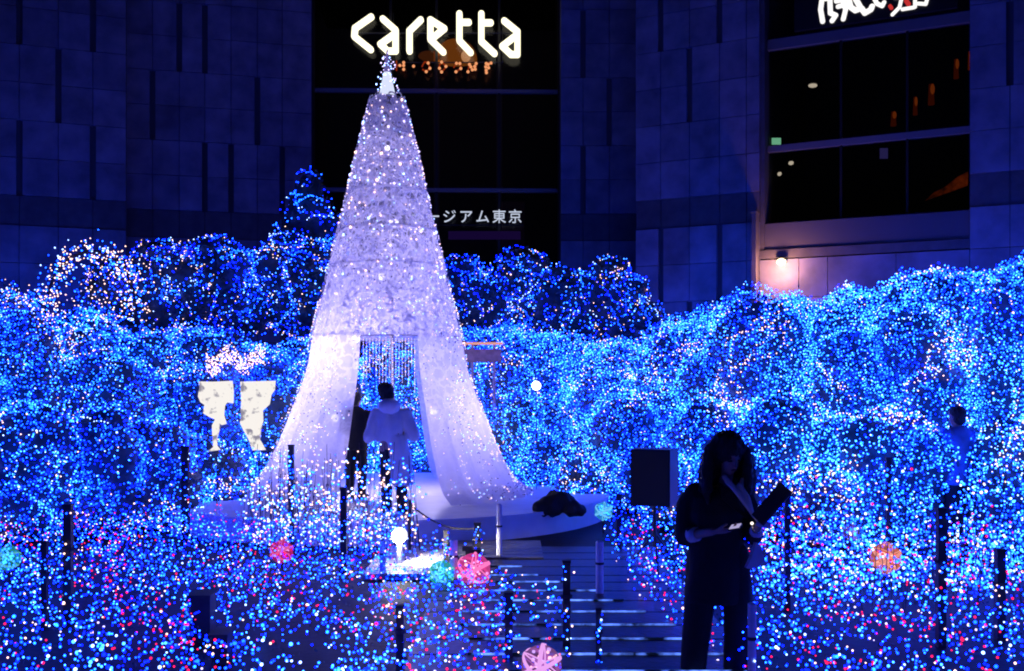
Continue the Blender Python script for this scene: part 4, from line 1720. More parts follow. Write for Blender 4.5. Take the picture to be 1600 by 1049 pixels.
# the same before the right-hand shrubs
t = thing("light_stems", "blue and white bulbs on thin wires between the orange ball and the person in blue", "light bed", (4.2, 10.0, 0), None, "stuff")
q, cc = [], []
wm = MB()
for i in range(170):
    px = random.uniform(1190, 1620)
    Y = random.uniform(8.6, 10.9)
    top = P(px, random.uniform(720, 900), Y)
    b0 = Vector((top.x + random.uniform(-0.1, 0.1), Y, 0))
    wm.tube(b0, top, 0.004, 0.003, 4)
    for j in range(random.randint(7, 14)):
        z = b0.lerp(top, random.uniform(0.15, 1)) + Vector((random.gauss(0, 0.09), random.gauss(0, 0.05), 0))
        q.append(z[:])
        cc.append(random.choices([WARM, WHITE, CYAN, AZURE, BLUE, RED], (0.06, 0.12, 0.14, 0.30, 0.32, 0.06))[0])
fairy("fairy_lights", np.array(q), np.array(cc), RNG.uniform(0.009, 0.014, len(q)), t, ico=True)
o = wm.build("wires", rope_m, t)
o["kind"] = "stuff"

# ------------------------------------------------------------------ posts
def ground_Y(py):
    return 1600 * EYE / (py - 600)


def post(px, ytop, Y, wpx, mat, label, square=True, name="marker_post", group="slim posts among the lights", ring=True):
    top = P(px, ytop, Y)
    w = wpx * Y / 1600 * (0.82 if square else 1.0)
    t = thing(name, label, "post", (top.x, Y, 0), group)
    m = MB()
    if square:
        m.box((top.x, Y, top.z / 2), (w, w, top.z))
    else:
        m.tube((top.x, Y, 0), top, w / 2, w / 2, 14)
    m.build("shaft", mat, t, smooth=False)
    m = MB()
    if square:
        m.box((top.x, Y, top.z + 0.012), (w * 1.15, w * 1.15, 0.02))
    else:
        m.ell(top, (w * 0.52, w * 0.52, w * 0.3))
    m.build("cap", mat, t)
    if mat is post_dark:
        q, cl = [], []
        for i in range(int(10 + top.z * 14)):
            q.append((top.x + random.gauss(0, 0.6) * w, Y - w * random.uniform(0.62, 1.1), random.uniform(0.05, 0.98) * top.z))
            cl.append(random.choices([BLUE, AZURE, WHITE, WARM, DEEP], (0.35, 0.25, 0.12, 0.12, 0.16))[0])
        fairy("fairy_lights", np.array(q), np.array(cl), RNG.uniform(0.005, 0.009, len(q)), t, ico=True)
    if ring:
        m = MB()
        z = top.z * 0.62
        m.tube((top.x, Y, z), (top.x, Y, z + 0.02), w * (0.80 if square else 0.56), w * (0.80 if square else 0.56), 14)
        m.build("band", rope_m, t)
    return t


dposts = [
    (290, 700, 12.2, 13, "tall dark post standing before the stage's far left rim"),
    (455, 698, 11.9, 10, "dark post before the left curtain's foot"),
    (537, 765, 10.3, 12, "dark post between the left curtain and the floodlamp"),
    (746, 820, 10.7, 12, "short dark post with a box at its foot behind the pink ball"),
    (697, 832, 10.7, 9, "slim dark post above the teal ball"),
    (70, 850, 8.0, 11, "slimmer dark post of the pair at the near left"),
    (107, 792, 8.2, 15, "thicker dark post of the pair at the near left"),
    (967, 775, 11.4, 9, "slim dark post just left of the black box"),
    (1230, 775, 8.6, 10, "dark post right beside the woman's binder"),
    (1388, 718, 10.6, 9, "dark stake rising behind the orange ball"),
    (1470, 798, 7.4, 15, "thick dark post at the near right, inward from the person in blue"),
    (885, 880, 7.2, 14, "dark post standing in the middle of the lit walkway"),
    (1562, 862, 7.6, 16, "dark post nearest the picture's right edge"),
    (625, 950, 6.7, 14, "near dark post at the bottom, left of the near pink ball"),
    (935, 955, 6.8, 10, "slim near dark post at the walkway's bottom"),
    (795, 930, 6.9, 15, "near dark post just behind the near pink ball"),
]
for px, yt, Y, w, lb in dposts:
    post(px, yt, Y, w, post_dark, lb)
wposts = [
    (937, 848, 9.0, 12, "white round post at the walkway's right edge"),
    (780, 790, 10.9, 9, "slender white post before the stage rim"),
    (1175, 945, 6.2, 13, "white round post at the suited woman's foot"),
    (709, 845, 9.7, 12, "white round post between the teal and pink balls"),
    (598, 845, 10.0, 10, "white round post left of the bright floodlamp"),
]
for px, yt, Y, w, lb in wposts:
    post(px, yt, Y, w, post_white, lb, square=False)
# dark blocks near the bottom left
for px, yt, Y, w, lb in ((318, 930, 7.6, 30, "broad dark planter box in the near left light bed"), (348, 990, 7.0, 24, "smaller dark planter box in front of the broad one")):
    top = P(px, yt, Y)
    wd = w * Y / 1600
    t = thing("planter_box", lb, "planter", (top.x, Y, 0))
    m = MB()
    m.box((top.x, Y, top.z / 2), (wd, 0.16, top.z))
    m.build("box", post_dark, t)
    m = MB()
    m.box((top.x, Y, top.z + 0.012), (wd + 0.03, 0.25, 0.02))
    m.build("lip", post_dark, t)
# box at the foot of the short post
c = P(740, 878, 10.6)
m = MB()
m.box((c.x, 10.55, 0.10), (0.16, 0.14, 0.2))
m.box((c.x - 0.06, 10.5, 0.22), (0.10, 0.12, 0.05))
setp(m.build("cable_box", black_plastic, None, (c.x, 10.55, 0)), "small black cable box on the lit paving behind the pink ball", "box")
# slack rope along the stage
m = MB()
ra, rb, rc = P(640, 788, 11.4), P(700, 806, 11.2), P(746, 826, 10.7)
pts = []
for i in range(13):
    t_ = i / 12
    p = ra.lerp(rc, t_) - Vector((0, 0, 0.10 * math.sin(math.pi * t_)))
    pts.append(p)
for a, b in zip(pts[:-1], pts[1:]):
    m.tube(a, b, 0.010, 0.010, 6)
m.tube((ra.x, ra.y, 0), (ra.x, ra.y, ra.z + 0.05), 0.018, 0.018, 8)
setp(m.build("barrier_rope", rope_m, None, (ra.x, ra.y, 0)), "dark slack rope from a thin stake to the short dark post", "rope")

# ------------------------------------------------------------------ floodlamp and lit paving
fp = P(623, 838, 10.5)
t = thing("flood_lamp", "dazzling white floodlamp on a short pole before the stage", "lamp", (fp.x, 10.5, 0))
m = MB()
m.ell(fp, 0.072, 16, 10)
m.build("bulb", emit("flood_white", (1.0, 0.98, 0.92), 70.0), t, smooth=True)
m = MB()
m.tube((fp.x, 10.56, 0), (fp.x, 10.56, fp.z - 0.06), 0.03, 0.03, 10)
m.build("pole", post_white, t)
m = MB()
m.tube((fp.x, 10.575, fp.z), (fp.x, 10.70, fp.z), 0.085, 0.05, 14)
m.build("housing", black_plastic, t)
L = bpy.data.lights.new("flood_beam", 'SPOT')
L.energy = 105
L.color = (1.0, 0.96, 0.86)
L.spot_size = math.radians(100)
L.spot_blend = 0.5
L.shadow_soft_size = 0.05
lo = bpy.data.objects.new("flood_beam", L)
COL.objects.link(lo)
lo.parent = t
lp_ = Vector((fp.x + 0.10, 10.43, fp.z + 0.05))
lo.location = lp_ - BASE[t.name]
tgt = Vector((-0.72, 10.62, 0.0))
lo.rotation_euler = (tgt - lp_).to_track_quat('-Z', 'Y').to_euler()

# ------------------------------------------------------------------ glowing balls
def ball(px, py, Y, rpx, col, label, bands=2, strength=0.9, dots=None):
    c = P(px, py, Y)
    r = rpx * Y / 1600
    c.z = max(c.z, r * 0.98)
    t = thing("light_ball", label, "light ball", (c.x, c.y, c.z - r), "glowing balls among the lights")
    key = "ball_" + label.split()[0] + "_" + label.split()[1]
    shell, nt, out = new_mat(key)
    e = nt.nodes.new("ShaderNodeEmission")
    e.inputs[0].default_value = (*col, 1)
    e.inputs[1].default_value = strength * (0.35 if rpx > 30 else 0.8)
    tp = nt.nodes.new("ShaderNodeBsdfTransparent")
    tp.inputs[0].default_value = (0.5 + col[0] / 2, 0.5 + col[1] / 2, 0.5 + col[2] / 2, 1)
    x = nt.nodes.new("ShaderNodeMixShader")
    lw = nt.nodes.new("ShaderNodeLayerWeight")
    lw.inputs[0].default_value = 0.45
    mrn = nt.nodes.new("ShaderNodeMapRange")
    mrn.inputs[3].default_value = 0.25
    mrn.inputs[4].default_value = 0.9
    nt.links.new(lw.outputs["Facing"], mrn.inputs[0])
    nt.links.new(mrn.outputs[0], x.inputs[0])
    nt.links.new(tp.outputs[0], x.inputs[1])
    nt.links.new(e.outputs[0], x.inputs[2])
    nt.links.new(x.outputs[0], out.inputs[0])
    m = MB()
    m.ell(c, r * 0.93, 24, 14)
    m.build("shell", shell, t, smooth=True)
    bm_ = emit(key + "_band", tuple(min(1, q * 0.85 + 0.10) for q in col), strength * 1.5)
    for b in range(bands + 4):
        m = MB()
        ax = Vector((math.sin(b * 2.1 + 0.6), -0.35 + 0.25 * (b % 4), math.cos(b * 2.1 + 0.6))).normalized()
        u = ax.orthogonal().normalized()
        w = ax.cross(u)
        n = 40
        for i in range(n):
            a0, a1 = 2 * math.pi * i / n, 2 * math.pi * (i + 1) / n
            h = ax * r * (0.10 if b < bands else 0.035)
            p0, p1 = c + (u * math.cos(a0) + w * math.sin(a0)) * r * (0.99 + 0.004 * b), c + (u * math.cos(a1) + w * math.sin(a1)) * r * (0.99 + 0.004 * b)
            m.add([p0 - h, p1 - h, p1 + h, p0 + h], [(0, 1, 2, 3)])
        m.build("band", bm_, t)
    n = 34
    d = RNG.normal(size=(n, 3))
    d /= np.linalg.norm(d, axis=1)[:, None]
    pts = np.array(c) + d * r * RNG.uniform(0.2, 0.85, n)[:, None]
    fairy("inner_bulbs", pts, np.array([random.choice(dots or [WARM, VIOLET]) for _ in range(n)]), RNG.uniform(r * 0.05, r * 0.11, n), t, ico=True)
    m = MB()
    m.tube((c.x, c.y + r * 0.3, 0), (c.x, c.y + r * 0.3, max(0.01, c.z - r * 0.9)), 0.012, 0.012, 6)
    m.build("stand", post_dark, t)


PINK = (1.0, 0.10, 0.50)
ball(846, 1046, 6.42, 34, (0.72, 0.26, 0.80), "pink cross-banded ball cut by the picture's bottom beside the walkway", 3, 0.8)
ball(740, 907, 9.55, 28, PINK, "pink glowing ball on the floodlit paving", 2, 0.75, [RED, WARM, VIOLET])
ball(690, 912, 9.6, 21, (0.05, 0.75, 0.75), "teal glowing ball touching the pink one's left", 1, 0.6, [CYAN, CYAN, WHITE])
ball(1384, 872, 9.3, 25, (1.0, 0.28, 0.20), "orange glowing ball before the right-hand shrubs", 2, 0.6, [WARM, WARM, RED])
ball(943, 799, 13.0, 15, (0.05, 0.5, 0.95), "small cyan ball by the stage's right rim", 2, 0.7, [CYAN, CYAN])
ball(440, 862, 10.2, 19, (1.0, 0.04, 0.42), "magenta glowing ball in the left light bed before the stage", 2, 0.5, [RED, VIOLET])
ball(12, 872, 9.2, 20, (0.04, 0.62, 0.70), "teal ball at the picture's left edge", 1, 0.5, [CYAN])
ball(1330, 832, 10.6, 14, (0.30, 0.18, 0.85), "small dim violet ball up and left of the orange one", 1, 0.35, [VIOLET])

# ------------------------------------------------------------------ dark bundles on the stage
def bundle(label, blobs, base):
    m = MB()
    for (px, py, Y, r) in blobs:
        m.ell(P(px, py, Y), (r * 1.2, r, r), 12, 8)
    o = m.melt("covered_bundle", bag_m, 0.02, 2, None, base, warp=0.03, wscale=14)
    return setp(o, label, "bundle")


b0 = P(868, 806, 12.6)
b0.z = 0.30
bundle("black lumpy bundle on the stage's right side at the curtain foot",
       [(845, 795, 12.9, 0.10), (862, 790, 12.95, 0.14), (880, 782, 12.95, 0.12), (895, 796, 12.9, 0.11), (866, 776, 13.0, 0.08), (908, 799, 12.9, 0.07)], b0)
b1 = P(435, 812, 13.2)
b1.z = 0.3
bundle("small dark bundle on the stage's left side by the curtain foot", [(434, 800, 13.2, 0.08), (424, 804, 13.2, 0.07), (446, 804, 13.2, 0.07), (400, 808, 13.2, 0.05), (412, 806, 13.2, 0.06)], b1)

# ------------------------------------------------------------------ black box on a stand
spc = P(1023, 745, 10.2)
t = thing("loudspeaker", "black box loudspeaker on a thin stand beside the suited woman", "speaker", (spc.x, 10.2, 0))
m = MB()
rz = math.radians(-24)
X, Yv = Vector((math.cos(rz), math.sin(rz), 0)), Vector((-math.sin(rz), math.cos(rz), 0))
m.box(spc, (0.40, 0.32, 0.56), X, Yv)
cab = m.build("cabinet", black_plastic, t)
m = MB()
m.box(spc - Yv * 0.168, (0.36, 0.012, 0.52), X, Yv)
m.build("grille", grille_m, t)
m = MB()
m.tube((spc.x, 10.2, 0.28), (spc.x, 10.2, spc.z - 0.284), 0.02, 0.02, 10)
m.build("pole", black_plastic, t)
for i in range(3):
    a = i * 2.094 + 0.5
    m = MB()
    m.tube((spc.x, 10.2, 0.42), (spc.x + 0.32 * math.cos(a), 10.2 + 0.32 * math.sin(a), 0.012), 0.012, 0.012, 8)
    m.build("leg", black_plastic, t)

# ------------------------------------------------------------------ people
def hand_prims(m, wrist, d, palm_n, side, curl=0.6, size=1.0):
    """palm, four unequal bent fingers and a thumb. d: along the hand, palm_n: out of the palm, side: toward the thumb"""
    d, pn, sd = Vector(d).normalized(), Vector(palm_n).normalized(), Vector(side).normalized()
    k = size
    for q in (-0.024, -0.008, 0.008, 0.024):
        m.caps(wrist + d * 0.012 * k + sd * q * 0.7 * k, wrist + d * 0.085 * k + sd * q * k, 0.014 * k, 0.012 * k)
    for q, ln in ((0.027, 0.070), (0.009, 0.080), (-0.009, 0.074), (-0.027, 0.058)):
        b = wrist + d * 0.088 * k + sd * q * k
        v, p = d.copy(), b
        for j, fr in enumerate((0.45, 0.32, 0.23)):
            ang = curl * (0.6 + 0.35 * j)
            v2 = (d * math.cos(ang * (j + 1) * 0.8) + pn * math.sin(ang * (j + 1) * 0.8)).normalized()
            e = p + v2 * ln * fr * k
            m.caps(p, e, (0.0092 - 0.0008 * j) * k, (0.0085 - 0.0008 * j) * k)
            p = e
    b = wrist + d * 0.03 * k + sd * 0.026 * k
    e = b + (d * 0.5 + sd * 0.75 + pn * 0.35).normalized() * 0.042 * k
    m.caps(b, e, 0.012 * k, 0.0105 * k)
    m.caps(e, e + (d * 0.9 + sd * 0.15 + pn * 0.5).normalized() * 0.032 * k, 0.0102 * k, 0.0085 * k)


def head_prims(m, c, f, up, k=1.0):
    """skull, jaw, nose, ears. f: face direction"""
    f, up = Vector(f).normalized(), Vector(up).normalized()
    r = f.cross(up).normalized()
    up = r.cross(f).normalized()
    m.ell(c + up * 0.025 * k - f * 0.008 * k, (0.073 * k, 0.092 * k, 0.088 * k), 16, 10, r, f, up)
    m.ell(c - up * 0.045 * k + f * 0.022 * k, (0.055 * k, 0.062 * k, 0.066 * k), 14, 8, r, f, up)
    m.ell(c - up * 0.095 * k + f * 0.055 * k, (0.022 * k, 0.02 * k, 0.018 * k), 10, 6, r, f, up)
    m.caps(c + up * 0.008 * k + f * 0.083 * k, c - up * 0.03 * k + f * 0.100 * k, 0.008 * k, 0.0125 * k)
    for s in (-1, 1):
        m.ell(c + r * s * 0.074 * k - up * 0.01 * k - f * 0.01 * k, (0.010 * k, 0.020 * k, 0.030 * k), 8, 6, r, f, up)
    return r, f, up


# ---- woman in a dark suit
YW = 6.6


def W(px, py, dy=0.0):
    return P(px, py, YW + dy)


wb = Vector((W(1122, 0).x, YW, 0.0))
yaw = math.radians(18)
TX, TY = Vector((math.cos(yaw), math.sin(yaw), 0)), Vector((-math.sin(yaw), math.cos(yaw), 0))
m = MB()
hc = W(1139, 712, -0.07)
fdir = Vector((0.30, -0.86, -0.40))
R_, F_, U_ = head_prims(m, hc, fdir, (0.05, -0.3, 1))
m.chain([W(1128, 768, 0.0), W(1135, 735, -0.03)], [0.055, 0.05])
# torso (below the clothes) and legs
m.loft([(W(1120, 850), TX, TY, 0.155, 0.105), (W(1120, 822), TX, TY, 0.125, 0.09), (W(1121, 790), TX, TY, 0.145, 0.10), (W(1122, 770), TX, TY, 0.15, 0.085), (W(1126, 758), TX, TY, 0.07, 0.06)])
hipL, hipR = W(1098, 868), W(1145, 868)
kneeL, kneeR = W(1092, 948, -0.02), W(1152, 950, -0.05)
ankL, ankR = W(1083, 1041, 0.05), W(1150, 1043, 0.02)
m.chain([hipL, kneeL, ankL], [0.085, 0.055, 0.038])
m.chain([hipR, kneeR, ankR], [0.085, 0.055, 0.038])
# arms
shL, elL, wrL = W(1079, 772, 0.0), W(1069, 838, -0.03), W(1113, 831, -0.25)
shR, elR, wrR = W(1163, 776, 0.05), W(1179, 838, -0.04), W(1183, 826, -0.26)
m.chain([shL, elL, wrL], [0.045, 0.036, 0.025])
m.chain([shR, elR, wrR], [0.045, 0.036, 0.025])
hand_prims(m, wrL, (0.95, -0.25, 0.10), (0.2, 0.3, 1), (0.0, -0.9, 0.4), 0.5)
hand_prims(m, wrR, (0.35, -0.25, 0.55), (0.75, 0.5, -0.3), (-0.3, -0.9, 0.2), 0.7)
woman = m.melt("person", skin_m, 0.0062, 3, None, wb)
setp(woman, "long-haired woman in a dark suit reading from a binder in the foreground", "person")
# eyes and mouth
m = MB()
for s in (-1, 1):
    m.ell(hc + R_ * s * 0.031 + U_ * 0.004 + F_ * 0.079, (0.013, 0.008, 0.006), 10, 6, R_, F_, U_)
m.build("eyes", eye_m, woman)
m = MB()
m.ell(hc - U_ * 0.062 + F_ * 0.083, (0.020, 0.008, 0.007), 10, 6, R_, F_, U_)
m.build("mouth", lip_m, woman)
# hair: cap plus falls framing the face
m = MB()
m.ell(hc + U_ * 0.045 - F_ * 0.028, (0.104, 0.112, 0.112), 16, 10, R_, F_, U_)
m.ell(hc - U_ * 0.03 - F_ * 0.055, (0.112, 0.085, 0.12), 14, 8, R_, F_, U_)
m.loft([(W(1131, 782, 0.06), TX, TY, 0.150, 0.055), (W(1132, 760, 0.05), TX, TY, 0.150, 0.075), (W(1134, 735, 0.03), TX, TY, 0.138, 0.085), (W(1136, 705, 0.02), TX, TY, 0.115, 0.095)])
for k_ in (-1, 1):
    x0 = 1112 if k_ < 0 else 1160
    m.chain([W(1136 + k_ * 12, 688, -0.09), W(x0 + k_ * 5, 706, -0.08), W(x0 + k_ * 8, 735, -0.09), W(x0 + k_ * 8, 765, -0.11), W(x0 + k_ * 6, 785, -0.13)], [0.040, 0.034, 0.034, 0.032, 0.014])
    m.chain([W(x0 + k_ * 4, 715, -0.02), W(x0 + k_ * 10, 750, -0.04), W(x0 + k_ * 12, 778, -0.06)], [0.05, 0.05, 0.03])
m.melt("hair", hair_m, 0.008, 2, woman, warp=0.012, wscale=55)
# jacket
m = MB()
m.loft([(W(1123, 938), TX, TY, 0.235, 0.165), (W(1123, 905), TX, TY, 0.225, 0.16), (W(1121, 868), TX, TY, 0.20, 0.145), (W(1119, 838), TX, TY, 0.178, 0.13),
        (W(1119, 800), TX, TY, 0.19, 0.135), (W(1121, 776), TX, TY, 0.185, 0.115), (W(1125, 760), TX, TY, 0.10, 0.09)], 24)
m.chain([W(1086, 772, 0.0), W(1072, 790), elL], [0.072, 0.068, 0.062])
m.chain([elL, elL.lerp(wrL, 0.30)], [0.062, 0.055])
m.chain([W(1157, 776, 0.05), W(1172, 800, 0.03), elR], [0.07, 0.066, 0.06])
m.chain([elR, elR.lerp(wrR, 0.62)], [0.06, 0.046])
m.melt("jacket", suit_m, 0.011, 3, woman, warp=0.010, wscale=11)
# collar lapels
lp0 = -TY * 0.0
m = MB()
front = -TY


def fr(px, py, out):
    p = W(px, py)
    return p + front * out


m.prism([fr(1112, 752, 0.105), fr(1124, 762, 0.132), fr(1150, 806, 0.150), fr(1138, 800, 0.155), fr(1112, 776, 0.14)], TY * 0.02)
m.prism([fr(1150, 752, 0.10), fr(1152, 764, 0.128), fr(1161, 800, 0.130), fr(1170, 786, 0.11), fr(1160, 760, 0.09)], TY * 0.02)
m.build("lapels", suit_m, woman)
# shirt front, cuffs and the tail showing under the jacket
m = MB()
m.chain([fr(1122, 750, 0.105), fr(1133, 765, 0.145), fr(1145, 783, 0.160), fr(1157, 803, 0.158)], [0.015, 0.019, 0.018, 0.009])
m.chain([fr(1148, 748, 0.10), fr(1137, 768, 0.148)], [0.018, 0.014])
m.chain([fr(1140, 756, 0.125), fr(1149, 776, 0.150), fr(1157, 800, 0.156)], [0.020, 0.020, 0.010])
m.chain([fr(1121, 744, 0.09), fr(1131, 760, 0.140)], [0.018, 0.014])
m.melt("shirt_front", shirt_m, 0.006, 2, woman)
m = MB()
a, b = elL.lerp(wrL, 0.26), elL.lerp(wrL, 0.46)
m.tube(a, b, 0.052, 0.046, 20)
m.build("cuff", shirt_m, woman, smooth=True)
m = MB()
a, b = elR.lerp(wrR, 0.60), elR.lerp(wrR, 0.84)
m.tube(a, b, 0.044, 0.038, 20)
m.build("cuff", shirt_m, woman, smooth=True)
m = MB()
m.prism([fr(1161, 842, 0.158), fr(1170, 848, 0.150), fr(1175, 872, 0.160), fr(1163, 880, 0.168), fr(1148, 882, 0.176), fr(1144, 880, 0.176), fr(1154, 862, 0.168)], TY * 0.03)
m.build("shirt_tail", shirt_m, woman)
# trousers and shoes
m = MB()
m.loft([(W(1122, 905), TX, TY, 0.20, 0.125), (W(1121, 850), TX, TY, 0.165, 0.12)])
m.chain([hipL, kneeL, ankL + Vector((0, 0, -0.01))], [0.108, 0.098, 0.085])
m.chain([hipR, kneeR, ankR + Vector((0, 0, -0.01))], [0.108, 0.092, 0.08])
m.melt("trousers", trouser_m, 0.012, 3, woman, warp=0.008, wscale=9)
for an in (ankL, ankR):
    m = MB()
    m.caps((an.x, an.y + 0.03, 0.042), (an.x + 0.03, an.y - 0.15, 0.034), 0.040, 0.032)
    m.ell((an.x, an.y, 0.06), (0.045, 0.06, 0.055))
    m.melt("shoe", black_plastic, 0.008, 2, woman)
# binder, phone, wrist watch
bd = thing("binder", "open dark binder raised in the woman's hand", "binder", wrR)
u = (W(1222, 764, -0.32) - W(1186, 806, -0.30)).normalized()
w_ = Vector((0.35, -0.55, 0.28))
w_ = (w_ - u * w_.dot(u)).normalized()
nn = u.cross(w_).normalized()
bc = W(1206, 787, -0.33)
sgn = 1 if nn.y > 0 else -1        # pages on the reader's side
m = MB()
m.box(bc, (0.27, 0.20, 0.012), u, w_, nn)
m.build("cover", binder_m, bd)
m = MB()
m.box(bc + nn * sgn * 0.012 - u * 0.02 - w_ * 0.008, (0.25, 0.185, 0.008), u, w_, nn)
m.build("pages", paper_m, bd)
m = MB()
m.prism([W(1180, 822, -0.34), W(1203, 827, -0.34), W(1205, 817, -0.32), W(1184, 812, -0.33)], (0, 0.004, 0))
setp(m.build("paper_slip", paper_m, None, W(1192, 820, -0.34)), "pale paper slip held under the binder", "paper")
m = MB()
pw = wrL + Vector((0.13, -0.055, 0.035))
m.box(pw, (0.07, 0.12, 0.009), (0.9, -0.35, 0.2), Vector((0.35, 0.9, 0.1)).normalized(), Vector((-0.2, 0, 0.97)))
ph = m.build("phone", black_plastic, None, pw)
setp(ph, "slim phone held flat in the woman's lower hand", "phone")
m = MB()
m.box(pw + Vector((0, 0, 0.0065)), (0.062, 0.11, 0.003), (0.9, -0.35, 0.2), Vector((0.35, 0.9, 0.1)).normalized(), Vector((-0.2, 0, 0.97)))
m.build("screen", emit("phone_screen", (0.62, 0.55, 0.95), 0.7), ph)
wt = elR.lerp(wrR, 0.93)
m = MB()
m.tube(wt, wt + (wrR - elR).normalized() * 0.02, 0.032, 0.031, 16)
wo = m.build("watch", pbr("watch_steel", (0.6, 0.58, 0.6), 0.2, metal=1.0), woman)
m = MB()
m.ell(W(1175, 818, -0.30), 0.010, 10, 6)  # glint at the wrist, put in as a small glowing bead
setp(m.build("glint", emit("glint", (1.0, 0.85, 0.8), 2.0), None, W(1175, 818, -0.30)), "tiny bright penlight in the woman's binder hand", "light")

# ---- man in a clear raincoat, seen from behind in the doorway
YM = 12.75


def M_(px, py, dy=0.0):
    return P(px, py, YM + dy)


mb_ = Vector((M_(612, 0).x, YM, 0.30))
m = MB()
hm = M_(603, 612, 0.16)
head_prims(m, hm, (-0.1, 0.9, -0.45), (0, 0.3, 1), 1.0)
m.chain([M_(606, 638, 0.05), M_(604, 622, 0.12)], [0.06, 0.055])
m.loft([(M_(613, 705), (1, 0, 0), (0, 1, 0), 0.17, 0.12), (M_(612, 680), (1, 0, 0), (0, 1, 0), 0.15, 0.11), (M_(611, 655, 0.03), (1, 0, 0), (0, 1, 0), 0.19, 0.12), (M_(609, 640, 0.06), (1, 0, 0), (0, 1, 0), 0.14, 0.10)])
hl, hr = M_(605, 712), M_(622, 712)
m.chain([hl, M_(604, 752, 0.02), M_(604, 796, 0.04)], [0.085, 0.058, 0.042])
m.chain([hr, M_(627, 752, -0.01), M_(629, 798, -0.03)], [0.085, 0.058, 0.042])
s1, e1, w1 = M_(589, 647, 0.04), M_(577, 682, -0.02), M_(590, 662, 0.26)
s2, e2, w2 = M_(632, 647, 0.04), M_(646, 680, -0.02), M_(626, 660, 0.26)
m.chain([s1, e1, w1], [0.05, 0.04, 0.028])
m.chain([s2, e2, w2], [0.05, 0.04, 0.028])
hand_prims(m, w1, (0.4, 0.6, 0.6), (0.8, 0, -0.4), (0, 0.2, 1), 0.7)
hand_prims(m, w2, (-0.4, 0.6, 0.6), (-0.8, 0, -0.4), (0, 0.2, 1), 0.7)
man = m.melt("person", skin_m, 0.008, 3, None, mb_)
setp(man, "person in a pale see-through raincoat seen from behind in the curtain doorway", "person")
m = MB()
m.ell(hm + Vector((0, -0.025, 0.02)), (0.105, 0.108, 0.098), 14, 8)
m.ell(hm + Vector((0.02, -0.06, -0.05)), (0.095, 0.065, 0.085), 12, 8)
m.ell(hm + Vector((-0.05, -0.03, 0.07)), (0.05, 0.05, 0.04), 10, 6)
m.melt("hair", hair_m, 0.012, 2, man, warp=0.012, wscale=40)
m = MB()
ex, ey = Vector((1, 0, 0)), Vector((0, 1, 0))
m.loft([(M_(606, 690), ex, ey, 0.155, 0.13), (M_(611, 672), ex, ey, 0.16, 0.14), (M_(611, 655, 0.03), ex, ey, 0.19, 0.15), (M_(609, 642, 0.05), ex, ey, 0.18, 0.13), (M_(607, 633, 0.08), ex, ey, 0.10, 0.10)])
m.loft([(M_(627, 758), ex, ey, 0.145, 0.13), (M_(625, 725), ex, ey, 0.155, 0.14), (M_(620, 700), ex, ey, 0.16, 0.14), (M_(615, 680), ex, ey, 0.15, 0.13)])
m.chain([s1, e1], [0.085, 0.088])
m.chain([e1, e1.lerp(w1, 0.7)], [0.085, 0.055])
m.chain([s2, e2], [0.085, 0.088])
m.chain([e2, e2.lerp(w2, 0.7)], [0.085, 0.055])
m.melt("raincoat", rain_m, 0.014, 2, man, warp=0.022, wscale=13)
m = MB()
m.ell(M_(608, 635, -0.05), (0.145, 0.10, 0.10), 14, 8)
m.melt("hood", rain_m, 0.012, 2, man, warp=0.012, wscale=14)
m = MB()
m.loft([(M_(613, 716), ex, ey, 0.165, 0.12), (M_(613, 700), ex, ey, 0.16, 0.12)])
m.chain([hl, M_(604, 752, 0.02), M_(604, 797, 0.04)], [0.095, 0.075, 0.065])
m.chain([hr, M_(627, 752, -0.01), M_(629, 799, -0.03)], [0.095, 0.075, 0.065])
m.melt("trousers", trouser_m, 0.013, 2, man, warp=0.006)
for px, dy in ((604, 0.04), (629, -0.03)):
    m = MB()
    c = M_(px, 800, dy)
    m.caps((c.x, c.y - 0.04, 0.345), (c.x, c.y + 0.15, 0.34), 0.042, 0.036)
    m.ell((c.x, c.y, 0.36), (0.05, 0.06, 0.05))
    m.melt("shoe", black_plastic, 0.01, 2, man)


